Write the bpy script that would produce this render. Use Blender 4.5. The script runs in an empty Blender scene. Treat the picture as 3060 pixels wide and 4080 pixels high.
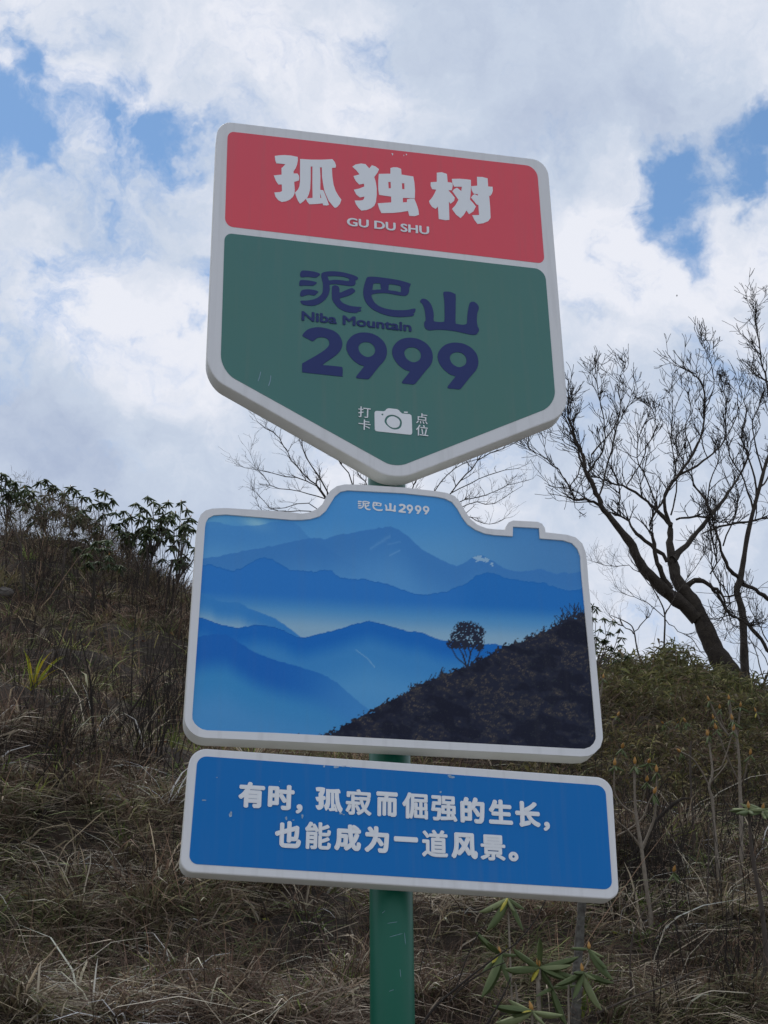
import bpy, math, random
import numpy as np
from mathutils import Vector, Matrix

random.seed(7)
RNG = np.random.default_rng(11)
S = bpy.context.scene
COL = S.collection

# ------------------------------------------------------------------ camera
FPX, W0, H0 = 5700.0, 3060.0, 4080.0
RV = np.array([-0.4783, -0.1889, 0.0374])
def rodr(w):
    t = np.linalg.norm(w); k = w / t
    K = np.array([[0, -k[2], k[1]], [k[2], 0, -k[0]], [-k[1], k[0], 0]])
    return np.eye(3) + math.sin(t) * K + (1 - math.cos(t)) * K @ K
M = rodr(RV)
DIST = 3.70
CAM = np.array([-0.765, -DIST, 1.6])
def row_world(v):            # row of the rotation -> world direction
    return np.array([v[0], v[2], -v[1]])
RIGHT, DOWN, FWD = row_world(M[0]), row_world(M[1]), row_world(M[2])
cam_data = bpy.data.cameras.new('camera')
cam_data.sensor_fit = 'VERTICAL'
cam_data.sensor_height = 36.0
cam_data.sensor_width = 27.0
cam_data.lens = FPX * 36.0 / H0
cam_data.clip_start = 0.05
cam_data.clip_end = 5000
cam = bpy.data.objects.new('camera', cam_data)
COL.objects.link(cam)
mw = Matrix.Identity(4)
for i in range(3):
    mw[i][0] = RIGHT[i]; mw[i][1] = -DOWN[i]; mw[i][2] = -FWD[i]; mw[i][3] = CAM[i]
cam.matrix_world = mw
S.camera = cam

def ray(x, y):
    d = RIGHT * (x - W0 / 2) + DOWN * (y - H0 / 2) + FWD * FPX
    return d / np.linalg.norm(d)
def at(x, y, Y):             # where the sight line of a photo pixel crosses the vertical plane at depth Y
    d = ray(x, y)
    return CAM + d * ((Y - CAM[1]) / d[1])

# ------------------------------------------------------------------ world, sun, exposure
SUN_EL, SUN_AZ = 60.0, -18.0          # azimuth from +Y, clockwise
SKY_STRENGTH = 0.10
CLOUD = 7.0
def build_world():
    w = bpy.data.worlds.new('World'); S.world = w; w.use_nodes = True
    nt = w.node_tree; N = nt.nodes; L = nt.links
    N.clear()
    out = N.new('ShaderNodeOutputWorld'); bg = N.new('ShaderNodeBackground')
    bg.inputs['Strength'].default_value = SKY_STRENGTH
    L.new(bg.outputs[0], out.inputs[0])
    sky = N.new('ShaderNodeTexSky'); sky.sky_type = 'NISHITA'; sky.sun_disc = False
    sky.sun_elevation = math.radians(SUN_EL); sky.sun_rotation = math.radians(SUN_AZ)
    sky.altitude = 2999; sky.air_density = 1.0; sky.dust_density = 0.6; sky.ozone_density = 1.0
    tc = N.new('ShaderNodeTexCoord')
    def math_(op, a, b=None, clamp=False):
        n = N.new('ShaderNodeMath'); n.operation = op; n.use_clamp = clamp
        for i, v in enumerate((a, b)):
            if v is None: continue
            if isinstance(v, (int, float)): n.inputs[i].default_value = v
            else: L.new(v, n.inputs[i])
        return n.outputs[0]
    def noise(scale, detail, rough, dist, vec=None, off=(0, 0, 0)):
        mp = N.new('ShaderNodeMapping'); mp.inputs['Location'].default_value = off
        L.new(vec or tc.outputs['Generated'], mp.inputs[0])
        n = N.new('ShaderNodeTexNoise'); n.inputs['Scale'].default_value = scale
        n.inputs['Detail'].default_value = detail; n.inputs['Roughness'].default_value = rough
        n.inputs['Distortion'].default_value = dist
        L.new(mp.outputs[0], n.inputs['Vector'])
        return n
    # warp the direction a little so that cloud masses get torn edges
    wn = noise(7.0, 6, 0.6, 0.0, off=(3.1, 0, 5))
    sub = N.new('ShaderNodeVectorMath'); sub.operation = 'SUBTRACT'; sub.inputs[1].default_value = (0.5, 0.5, 0.5)
    L.new(wn.outputs['Color'], sub.inputs[0])
    sc = N.new('ShaderNodeVectorMath'); sc.operation = 'SCALE'; sc.inputs['Scale'].default_value = 0.16
    L.new(sub.outputs[0], sc.inputs[0])
    ad = N.new('ShaderNodeVectorMath'); ad.operation = 'ADD'
    L.new(tc.outputs['Generated'], ad.inputs[0]); L.new(sc.outputs[0], ad.inputs[1])
    warped = ad.outputs[0]
    def blob(px, py, r, vec, soft=True):
        d = ray(px * 1.8445, py * 1.8445)
        dt = N.new('ShaderNodeVectorMath'); dt.operation = 'DISTANCE'
        dt.inputs[1].default_value = tuple(d); L.new(vec, dt.inputs[0])
        mr = N.new('ShaderNodeMapRange'); mr.interpolation_type = 'SMOOTHSTEP' if soft else 'LINEAR'
        mr.inputs['From Min'].default_value = r * 1.8445 / FPX * 2.7
        mr.inputs['From Max'].default_value = 0.0
        mr.inputs['To Min'].default_value = 0.0; mr.inputs['To Max'].default_value = 1.0
        L.new(dt.outputs['Value'], mr.inputs['Value'])
        return mr.outputs[0]
    gaps = [(40,50,45,.8),(95,115,42,1),(118,92,22,.7),(5,220,45,1),(25,290,62,1.1),(40,335,42,1),
            (310,125,32,.8),(312,165,38,1),(335,195,20,.6),(300,280,45,.9),(375,325,52,1),(330,320,40,.8),(255,275,34,.7),(165,330,36,.9),
            (430,235,28,.7),(550,245,32,.5),(75,590,42,.8),(20,650,40,.5),(335,655,26,.8),(360,690,32,.8),(436,600,36,.9),
            (210,30,40,.4),(190,310,170,.30),(120,170,120,.25),(380,640,110,.3),(60,620,110,.3),(480,100,80,.2),(1500,330,120,.22),(170,620,60,.3),(620,200,70,.25),(1400,300,26,.6),(1432,345,40,1),(1465,405,55,1.1),(1482,455,45,1.1),(1540,365,38,.9),(1595,335,42,1),(1650,265,42,1),(1415,400,32,.8),
            (1560,520,22,.6),(1340,290,24,.35),(880,95,40,.25),(720,330,60,.2)]
    acc = None
    for (x, y, r, wgt) in gaps:
        b = math_('MULTIPLY', blob(x, y, r, warped, False), wgt)
        acc = b if acc is None else math_('MAXIMUM', acc, b)
    n1 = noise(15.0, 10, 0.62, 0.3, vec=warped, off=(1.2, 4, 0.4))
    n2 = noise(3.0, 5, 0.55, 0.2, off=(9, 2, 1))
    dens = math_('SUBTRACT', math_('MULTIPLY', n1.outputs['Fac'], 1.9), 0.47)
    dens = math_('ADD', dens, math_('MULTIPLY', n2.outputs['Fac'], 0.35))
    dens = math_('SUBTRACT', dens, math_('MULTIPLY', acc, 0.98))
    cov = N.new('ShaderNodeMapRange'); cov.interpolation_type = 'SMOOTHSTEP'
    cov.inputs['From Min'].default_value = -0.10; cov.inputs['From Max'].default_value = 0.60
    L.new(dens, cov.inputs['Value'])
    # cloud brightness: bright tops, grey bellies
    n3 = noise(5.5, 8, 0.55, 0.3, vec=warped, off=(0, 7, 3))
    n4 = noise(22.0, 8, 0.6, 0.2, vec=warped, off=(5, 1, 2))
    br = math_('ADD', math_('SUBTRACT', math_('MULTIPLY', n3.outputs['Fac'], 1.0), 0.2), math_('MULTIPLY', n4.outputs['Fac'], 0.6))
    tones = [(230,700,120,.30),(120,760,110,.2),(430,820,120,.3),(380,740,90,.22),(1300,560,140,.24),(1380,620,110,.22),(1560,600,110,.25),(1600,500,60,.25),(1230,450,90,.22),
             (140,190,60,.2),(250,240,60,.2),(330,250,50,.2),(620,240,90,.16),(820,220,90,.2),(640,100,100,.12),(500,60,90,.12),(30,180,40,.2),
             (950,180,200,-.04),(1050,100,160,-.05),(1150,330,160,-.06),(1230,260,100,-.05),(180,900,200,-.10),(60,880,140,-.10),(350,1000,200,-.12),(480,560,120,-.05),(300,480,120,-.06),
             (1250,700,120,-.06),(1300,880,260,-.08),(1450,300,80,-.1),(1500,250,80,-.08)]
    for (x, y, r, wgt) in tones:
        br = math_('ADD', br, math_('MULTIPLY', blob(x, y, r, warped), wgt))
    cr = N.new('ShaderNodeValToRGB'); L.new(br, cr.inputs[0])
    e = cr.color_ramp.elements
    def cc(r, g, b, k=1.0): return (r * CLOUD * k / 0.78, g * CLOUD * k / 0.78, b * CLOUD * k / 0.78, 1)
    e[0].position = 0.12; e[0].color = cc(.38, .45, .60)
    e[1].position = 0.84; e[1].color = cc(.76, .78, .85)
    m = e.new(0.52); m.color = cc(.53, .60, .72)
    mx = N.new('ShaderNodeMix'); mx.data_type = 'RGBA'
    L.new(cov.outputs[0], mx.inputs['Factor'])
    hs = N.new('ShaderNodeVectorMath'); hs.operation = 'MULTIPLY'; hs.inputs[1].default_value = (1.35, 1.55, 1.50)
    L.new(sky.outputs[0], hs.inputs[0])
    L.new(hs.outputs[0], mx.inputs[6]); L.new(cr.outputs[0], mx.inputs[7])
    L.new(mx.outputs[2], bg.inputs['Color'])
build_world()
sl = bpy.data.lights.new('sun', 'SUN'); sl.energy = 1.1; sl.angle = math.radians(14); sl.color = (1, .96, .9)
sun = bpy.data.objects.new('sun', sl); COL.objects.link(sun)
se, sa = math.radians(SUN_EL), math.radians(SUN_AZ)
sdir = Vector((math.sin(sa) * math.cos(se), math.cos(sa) * math.cos(se), math.sin(se)))
sun.rotation_euler = sdir.to_track_quat('Z', 'Y').to_euler()
vs = S.view_settings
S.display_settings.display_device = 'sRGB'
vs.view_transform = 'Standard'; vs.look = 'None'; vs.gamma = 1.0; vs.use_curve_mapping = False
vs.exposure = 0.28
S.render.engine = 'CYCLES'
S.cycles.max_bounces = 6
S.cycles.diffuse_bounces = 3

# ------------------------------------------------------------------ helpers
def tag(o, label=None, cat=None, group=None, kind=None):
    if label: o['label'] = label
    if cat: o['category'] = cat
    if group: o['group'] = group
    if kind: o['kind'] = kind
    return o
def link(name, mesh, parent=None, mat=None, loc=None):
    o = bpy.data.objects.new(name, mesh); COL.objects.link(o)
    if parent is not None: o.parent = parent
    if mat is not None and mesh is not None:
        mesh.materials.clear(); mesh.materials.append(mat)
    if loc is not None: o.location = loc
    return o
def empty(name, loc, label, cat, group=None):
    o = bpy.data.objects.new(name, None); COL.objects.link(o); o.location = loc
    o.empty_display_size = 0.2
    return tag(o, label, cat, group)
def mesh_np(name, V, F, color=None, smooth=False):
    """V (n,3), F (m,k) uniform face size; color (n,3) per vertex"""
    V = np.asarray(V, dtype=np.float32); F = np.asarray(F, dtype=np.int32)
    me = bpy.data.meshes.new(name)
    me.vertices.add(len(V)); me.vertices.foreach_set('co', V.ravel())
    k = F.shape[1]
    me.loops.add(F.size); me.loops.foreach_set('vertex_index', F.ravel())
    me.polygons.add(len(F))
    me.polygons.foreach_set('loop_start', np.arange(0, F.size, k, dtype=np.int32))
    me.polygons.foreach_set('loop_total', np.full(len(F), k, dtype=np.int32))
    if smooth: me.polygons.foreach_set('use_smooth', np.ones(len(F), dtype=bool))
    if color is not None:
        a = me.color_attributes.new('Col', 'FLOAT_COLOR', 'POINT')
        c = np.ones((len(V), 4), dtype=np.float32); c[:, :3] = color
        a.data.foreach_set('color', c.ravel())
    me.update(calc_edges=True); me.validate()
    return me

_p = RNG.random((256, 256))
def vnoise(x, y):
    x = np.asarray(x, float); y = np.asarray(y, float)
    xi = np.floor(x).astype(int); yi = np.floor(y).astype(int)
    fx = x - xi; fy = y - yi; fx = fx * fx * (3 - 2 * fx); fy = fy * fy * (3 - 2 * fy)
    g = lambda a, b: _p[a % 256, b % 256]
    return (g(xi, yi) * (1 - fx) + g(xi + 1, yi) * fx) * (1 - fy) + (g(xi, yi + 1) * (1 - fx) + g(xi + 1, yi + 1) * fx) * fy
def fbm(x, y, o=4):
    s = 0; a = .5; t = 0
    for i in range(o):
        s = s + a * vnoise(x * 2 ** i + 17 * i, y * 2 ** i + 31 * i); t += a; a *= .5
    return s / t

def lin(c):
    c = np.asarray(c, float) / 255.0
    return np.where(c <= 0.04045, c / 12.92, ((c + 0.055) / 1.055) ** 2.4)

# ------------------------------------------------------------------ materials
def mat(name, color=(.5, .5, .5), rough=.6, attr=False, noise=None, bump=None, spec=.5, coat=0, trans=0, mul=1.0, metal=0, streak=0):
    m = bpy.data.materials.new(name); m.use_nodes = True
    nt = m.node_tree; N = nt.nodes; L = nt.links
    b = N['Principled BSDF']
    b.inputs['Roughness'].default_value = rough
    b.inputs['Specular IOR Level'].default_value = spec
    b.inputs['Coat Weight'].default_value = coat
    b.inputs['Coat Roughness'].default_value = .15
    b.inputs['Metallic'].default_value = metal
    tc = N.new('ShaderNodeTexCoord')
    if attr:
        a = N.new('ShaderNodeAttribute'); a.attribute_name = 'Col'; src = a.outputs['Color']
    else:
        c = N.new('ShaderNodeRGB'); c.outputs[0].default_value = (*color, 1); src = c.outputs[0]
    if noise:                 # (scale, amount) or (scale, amount, second colour)
        n = N.new('ShaderNodeTexNoise'); n.inputs['Scale'].default_value = noise[0]; n.inputs['Detail'].default_value = 7
        n.inputs['Roughness'].default_value = .6
        L.new(tc.outputs['Object'], n.inputs['Vector'])
        r = N.new('ShaderNodeMapRange'); r.inputs['From Min'].default_value = .35; r.inputs['From Max'].default_value = .65
        L.new(n.outputs['Fac'], r.inputs['Value'])
        mx = N.new('ShaderNodeMix'); mx.data_type = 'RGBA'
        f = N.new('ShaderNodeMath'); f.operation = 'MULTIPLY'; f.inputs[1].default_value = noise[1]; L.new(r.outputs[0], f.inputs[0])
        L.new(f.outputs[0], mx.inputs['Factor']); L.new(src, mx.inputs[6])
        if len(noise) > 2: mx.inputs[7].default_value = (*noise[2], 1)
        else:
            v = N.new('ShaderNodeVectorMath'); v.operation = 'SCALE'; v.inputs['Scale'].default_value = .45; L.new(src, v.inputs[0]); L.new(v.outputs[0], mx.inputs[7])
        src = mx.outputs[2]
    if streak:                # rain streaks and dust: tall thin noise
        mp = N.new('ShaderNodeMapping'); mp.inputs['Scale'].default_value = (38, 38, 2.2); L.new(tc.outputs['Object'], mp.inputs[0])
        n = N.new('ShaderNodeTexNoise'); n.inputs['Scale'].default_value = 1; n.inputs['Detail'].default_value = 5; L.new(mp.outputs[0], n.inputs['Vector'])
        r = N.new('ShaderNodeMapRange'); r.inputs['From Min'].default_value = .52; r.inputs['From Max'].default_value = .78; r.inputs['To Max'].default_value = streak
        L.new(n.outputs['Fac'], r.inputs['Value'])
        mx = N.new('ShaderNodeMix'); mx.data_type = 'RGBA'; mx.inputs[7].default_value = (.22, .21, .19, 1)
        L.new(r.outputs[0], mx.inputs['Factor']); L.new(src, mx.inputs[6]); src = mx.outputs[2]
        n2 = N.new('ShaderNodeTexNoise'); n2.inputs['Scale'].default_value = 6; n2.inputs['Detail'].default_value = 5; L.new(tc.outputs['Object'], n2.inputs['Vector'])
        r2 = N.new('ShaderNodeMapRange'); r2.inputs['To Min'].default_value = rough - .1; r2.inputs['To Max'].default_value = rough + .15
        L.new(n2.outputs['Fac'], r2.inputs['Value']); L.new(r2.outputs[0], b.inputs['Roughness'])
    L.new(src, b.inputs['Base Color'])
    if bump:
        n = N.new('ShaderNodeTexNoise'); n.inputs['Scale'].default_value = bump[0]; n.inputs['Detail'].default_value = 6
        L.new(tc.outputs['Object'], n.inputs['Vector'])
        bp = N.new('ShaderNodeBump'); bp.inputs['Strength'].default_value = bump[1]; bp.inputs['Distance'].default_value = bump[2]
        L.new(n.outputs['Fac'], bp.inputs['Height']); L.new(bp.outputs[0], b.inputs['Normal'])
    if trans:
        t = N.new('ShaderNodeBsdfTranslucent'); L.new(src, t.inputs['Color'])
        ms = N.new('ShaderNodeMixShader'); ms.inputs[0].default_value = trans
        L.new(b.outputs[0], ms.inputs[1]); L.new(t.outputs[0], ms.inputs[2])
        L.new(ms.outputs[0], N['Material Output'].inputs['Surface'])
    return m
MAT = dict(
    white=mat('board_white', (.75, .75, .76), .45, noise=(3, .2, (.66, .66, .63)), spec=.3, streak=.18),
    whiteside=mat('board_rim_white', (.76, .76, .73), .5, noise=(9, .4, (.55, .55, .48))),
    red=mat('red_film', (.78, .085, .115), .42, noise=(1.5, .3, (.68, .095, .15)), spec=.35, streak=.13),
    green=mat('green_film', (.078, .205, .172), .42, noise=(1.3, .4, (.06, .20, .21)), spec=.3, streak=.13),
    blue=mat('blue_film', (.004, .165, .50), .5, noise=(1.3, .3, (.008, .18, .52)), spec=.2, streak=.1),
    navy=mat('navy_lettering', (.030, .045, .16), .5, spec=.2),
    letter=mat('white_lettering', (.82, .84, .86), .5, spec=.3),
    scuff=mat('scuff', (.35, .48, .62), .7, noise=(80, .6)),
    print=mat('printed_photograph', rough=.5, attr=True, spec=.15, streak=.05),
    pole=mat('green_pole_paint', (.004, .115, .068), .38, noise=(2.2, .35, (.003, .085, .055)), spec=.35, bump=(60, .05, .002)),
    steel=mat('galvanised_steel', (.35, .35, .36), .45, metal=.8),
    ground=mat('soil', (.060, .043, .030), .95, noise=(2.5, .8, (.026, .020, .015)), bump=(14, 1, .06)),
    road=mat('concrete', (.33, .32, .30), .85, noise=(20, .3, (.26, .25, .24)), bump=(200, .5, .004)),
    grass=mat('grass_blades', rough=.7, attr=True, spec=.2, trans=.3),
    bark=mat('dark_bark', (.036, .029, .024), .9, spec=.2, noise=(9, .7, (.075, .062, .048)), bump=(30, .8, .02)),
    lichen=mat('lichen_bark', (.055, .046, .038), .9, noise=(14, .75, (.17, .165, .14)), bump=(40, .8, .02)),
    twig=mat('twig', (.032, .026, .022), .85, spec=.2),
    paletwig=mat('pale_twig', (.075, .062, .055), .85, spec=.2),
    stem=mat('stem_bark', (.085, .065, .05), .85, noise=(20, .6, (.05, .038, .03))),
    palestem=mat('pale_stem', (.26, .22, .17), .8, noise=(30, .6, (.12, .09, .065))),
    leaf=mat('rhododendron_leaf', (.115, .145, .055), .6, noise=(14, .5, (.08, .11, .05)), spec=.2, trans=.12),
    leafpale=mat('leaf_pale', (.26, .29, .14), .6, noise=(14, .5, (.13, .16, .07)), spec=.2, trans=.12),
    leafyellow=mat('leaf_yellow', (.50, .42, .03), .6, noise=(40, .6, (.10, .12, .03)), trans=.15),
    leafdark=mat('leaf_dark', (.06, .085, .045), .65, spec=.15, noise=(8, .6, (.11, .14, .07)), trans=.15),
    bud=mat('orange_bud', (.50, .26, .06), .6, noise=(60, .5, (.22, .10, .03))),
    stone=mat('pale_stone', (.22, .20, .18), .9, noise=(8, .7, (.10, .09, .08)), bump=(20, .8, .03)),
    insect=mat('insect', (.03, .025, .02), .5),
)

# ------------------------------------------------------------------ terrain
Y0, YC = 3.4, 20.0
crest_px = [(-900, 2080), (-300, 2130), (0, 2150), (250, 2165), (540, 2272), (624, 2305), (770, 2370), (1500, 2560), (2100, 2640), (2380, 2700),
            (2580, 2690), (2730, 2740), (2950, 2800), (3060, 2835), (3500, 2950), (4200, 3050)]
_cp = np.array([at(x, y, YC) for x, y in crest_px])
CX, CZ = _cp[:, 0], _cp[:, 2]
def terrain(x, y, rough=True):
    x = np.asarray(x, float); y = np.asarray(y, float)
    zc = np.interp(x, CX, CZ)
    t = np.clip((y - Y0) / (YC - Y0), 0, None)
    tt = np.minimum(t, 1.0)
    prof = tt + .05 * np.sin(tt * 5.2 * math.pi + .25 * x) * tt * (1 - tt) * 1.6
    z = zc * prof
    over = np.maximum(y - YC, 0)
    z = z - 3.2 * (1 - np.exp(-over / 9.0)) * 1.6 - np.minimum(over * .012, zc * .0 + 6)
    # broken bank: treads and risers
    q = z / 1.05 + .9 * fbm(x * .35 + 3, y * .15 + 8, 3) + .25 * vnoise(x * 1.4, y * .6)
    f = q - np.floor(q); ss = np.clip((f - .30) / .32, 0, 1); ss = ss * ss * (3 - 2 * ss)
    z = z + (ss - f) * .42 * np.clip((y - Y0) / 1.5, 0, 1) * np.clip((YC - .5 - y) / 2.0, 0, 1)
    if rough:
        mask = np.clip((y - Y0 + .6) / 1.2, 0, 1)
        z = z + mask * (.55 * (fbm(x * .75 + 5, y * .75, 4) - .5) + .26 * (vnoise(x * 2.1, y * 2.6) - .5) + .10 * (vnoise(x * 5.1, y * 6.1) - .5))
    return z
def hit(px, py, lo=7.0, hi=32.0):       # first point where a sight line meets the slope
    d = ray(px, py); prev = None
    for s in np.linspace(lo, hi, 400):
        p = CAM + d * s
        if p[2] < terrain(p[0], p[1]): return p
    return CAM + d * hi
def build_ground():
    xs = np.concatenate([np.linspace(-900, -20, 26)[:-1], np.linspace(-20, 26, 280), np.linspace(26, 900, 26)[1:]])
    ys = np.concatenate([np.linspace(-900, -20, 20)[:-1], np.linspace(-20, 2, 30)[:-1], np.linspace(2, 26, 190), np.linspace(26, 1200, 40)[1:]])
    X, Y = np.meshgrid(xs, ys)
    Z = terrain(X, Y)
    V = np.stack([X, Y, Z], -1).reshape(-1, 3)
    ny, nx = X.shape
    i = np.arange(ny - 1)[:, None] * nx + np.arange(nx - 1)[None, :]
    F = np.stack([i, i + 1, i + nx + 1, i + nx], -1).reshape(-1, 4)
    o = link('hillside', mesh_np('hillside', V, F, smooth=True), mat=MAT['ground']); tag(o, 'brown soil hillside rising behind the signpost', kind='structure')
    V = np.array([[-400, -12, .006], [400, -12, .006], [400, -.5, .006], [-400, -.5, .006]]); 
    o = link('road', mesh_np('road', V, [[0, 1, 2, 3]]), mat=MAT['road']); tag(o, 'pale concrete road in front of the signpost', kind='structure')
build_ground()

# ------------------------------------------------------------------ tubes
class Tubes:
    def __init__(s): s.V = []; s.F = []; s.n = 0
    def add(s, pts, rad, sides=5):
        pts = np.asarray(pts, float); rad = np.asarray(rad, float); n = len(pts)
        tan = np.gradient(pts, axis=0); tan /= (np.linalg.norm(tan, axis=1, keepdims=True) + 1e-9)
        ref = np.array([0, 0, 1.0]) if abs(tan[0][2]) < .9 else np.array([1.0, 0, 0])
        u = np.cross(tan, ref); u /= (np.linalg.norm(u, axis=1, keepdims=True) + 1e-9)
        v = np.cross(tan, u)
        a = np.arange(sides) * 2 * math.pi / sides
        ring = pts[:, None, :] + rad[:, None, None] * (np.cos(a)[None, :, None] * u[:, None, :] + np.sin(a)[None, :, None] * v[:, None, :])
        s.V.append(ring.reshape(-1, 3))
        i = np.arange(n - 1)[:, None] * sides + np.arange(sides)[None, :]
        j = np.arange(n - 1)[:, None] * sides + (np.arange(sides)[None, :] + 1) % sides
        f = np.stack([i, j, j + sides, i + sides], -1).reshape(-1, 4) + s.n
        s.F.append(f); s.n += n * sides
        c = np.arange((n - 1) * sides, n * sides) + s.n - n * sides
        return s
    def mesh(s, name, origin=(0, 0, 0), smooth=True):
        return mesh_np(name, np.concatenate(s.V) - np.array(origin), np.concatenate(s.F), smooth=smooth)
def smooth_line(P, k=4):
    P = np.asarray(P, float)
    if len(P) < 3: return P
    Q = np.vstack([2 * P[0] - P[1], P, 2 * P[-1] - P[-2]])
    out = []
    for i in range(1, len(Q) - 2):
        p0, p1, p2, p3 = Q[i - 1], Q[i], Q[i + 1], Q[i + 2]
        for t in np.arange(k) / k:
            out.append(.5 * ((2 * p1) + (p2 - p0) * t + (2 * p0 - 5 * p1 + 4 * p2 - p3) * t * t + (3 * p1 - p0 - 3 * p2 + p3) * t ** 3))
    out.append(P[-1]); return np.array(out)
def nrm(v): return v / (np.linalg.norm(v) + 1e-9)
def grow(T, p, d, length, r, level, up=.25, rnd=.35, nseg=5, kids=(3, 3, 2), rmin=.0022, flat=1.0, spread=.7, shrink=.62, R=None):
    """a twig that bends and branches"""
    R = R or random
    pts = [np.array(p)]; rad = [r]; d = nrm(np.array(d))
    for i in range(nseg):
        d = nrm(d + np.array([R.gauss(0, rnd), R.gauss(0, rnd) * flat, R.gauss(0, rnd)]) * .45 + np.array([0, 0, up * .3]))
        pts.append(pts[-1] + d * length / nseg); rad.append(max(rmin, r * (1 - .72 * (i + 1) / nseg)))
    T.add(pts, rad, 4 if r > .008 else 3)
    if level > 0:
        for k in range(kids[-level] if level <= len(kids) else 2):
            t = R.uniform(.25, 1.0); i = min(nseg, max(1, int(round(t * nseg))))
            dd = nrm(pts[i] - pts[i - 1])
            side = nrm(np.cross(dd, np.array([R.gauss(0, 1) * .5, 1.0, R.gauss(0, .5)]))) * R.choice([-1, 1])
            nd = dd + side * R.uniform(.35, 1) * spread + np.array([0, R.gauss(0, .3) * flat, .1])
            grow(T, pts[i], nd, length * R.uniform(shrink - .12, shrink + .12), rad[i] * .72, level - 1, up, rnd, nseg, kids, rmin, flat, spread, shrink, R)

# ------------------------------------------------------------------ trees on the skyline
def limb_from_px(spec, org, s, Y, dY=0.0):
    """spec: (x, y, width) in a traced view; returns points and radii at depth Y"""
    P = []; R_ = []
    n = len(spec)
    for i, (x, y, w) in enumerate(spec):
        yy = Y + dY * i / max(1, n - 1)
        p = at(org[0] + x * s, org[1] + y * s, yy)
        P.append(p); R_.append(w * s / FPX * np.linalg.norm(p - CAM) * .5)
    P = smooth_line(P, 3)
    R_ = np.interp(np.linspace(0, n - 1, len(P)), np.arange(n), R_)
    return P, R_
O5, S5 = (2000, 1200), .7235
def traced_tree(name, label, trunk, limbs, Y, seed, twig_mat='twig', tw=dict(), ntw=5, wmax=.035, tl=.62, tscale=.7):
    R = random.Random(seed)
    P, r = limb_from_px(trunk, O5, S5, Y)
    foot = P[0].copy(); g = float(terrain(foot[0], foot[1])) - .3
    steps = 5
    r = r * tscale
    base = [np.array([foot[0] + (foot[0] - P[3][0]) * .1 * k, foot[1], foot[2] + (g - foot[2]) * k / steps]) for k in range(steps, 0, -1)]
    P = np.vstack([base, P]); r = np.concatenate([np.linspace(r[0] * 1.35, r[0] * 1.05, steps), r])
    r = r * (1 + .10 * np.array([R.uniform(-1, 1) for _ in r]))
    root = empty(name, tuple(base[0]), label, 'tree')
    T = Tubes(); T.add(P, r, 12)
    link('trunk', T.mesh('trunk', base[0]), root, MAT['bark'])
    TW = Tubes()
    for k, (spec, dY) in enumerate(limbs):
        P, r = limb_from_px(spec, O5, S5, Y, dY)
        r = r * .86 * (1 + .12 * np.array([R.uniform(-1, 1) for _ in r]))
        P = P + np.array([[R.gauss(0, .012) for _ in range(3)] for _ in P])
        P[0] = P[0]
        T = Tubes(); T.add(P, np.maximum(r, .0035), 7)
        # knobbly side spurs
        for q in range(2, len(P) - 1):
            if R.random() < .35:
                d = nrm(np.array([R.uniform(-1, 1), R.uniform(-.6, .6), R.uniform(-.1, 1)]))
                T.add([P[q], P[q] + d * R.uniform(.03, .08)], [r[q] * .5, r[q] * .15 + .002], 4)
        link('limb', T.mesh('limb', base[0]), root, MAT['bark'])
        for q in range(len(P) // 3, len(P)):
            if r[q] < wmax:
                for _ in range(ntw - 1 if q < len(P) - 1 else ntw + 1):
                    if R.random() > .5: continue
                    dd = nrm(P[q] - P[q - 1])
                    side = np.array([R.uniform(-1, 1), R.uniform(-.5, .5), R.uniform(0, .9)])
                    grow(TW, P[q], dd * .8 + side, R.uniform(.45, 1.05) * tl, max(.0075 if twig_mat == 'twig' else .004, min(.015, r[q] * .8)), 1 if R.random() < .62 else 2, R=R, **tw)
    o = link('twigs', TW.mesh('twigs', base[0]), root, MAT[twig_mat]); tag(o, kind='stuff')
    return root, base[0]
twset = dict(up=.42, rnd=.36, nseg=4, kids=(2, 3, 3), rmin=.0060, spread=.9)
treeA_trunk = [(1330, 2150, 185), (1245, 2040, 165), (1175, 1930, 150), (1130, 1830, 140), (1085, 1730, 128), (1035, 1640, 118), (985, 1570, 90)]
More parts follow.
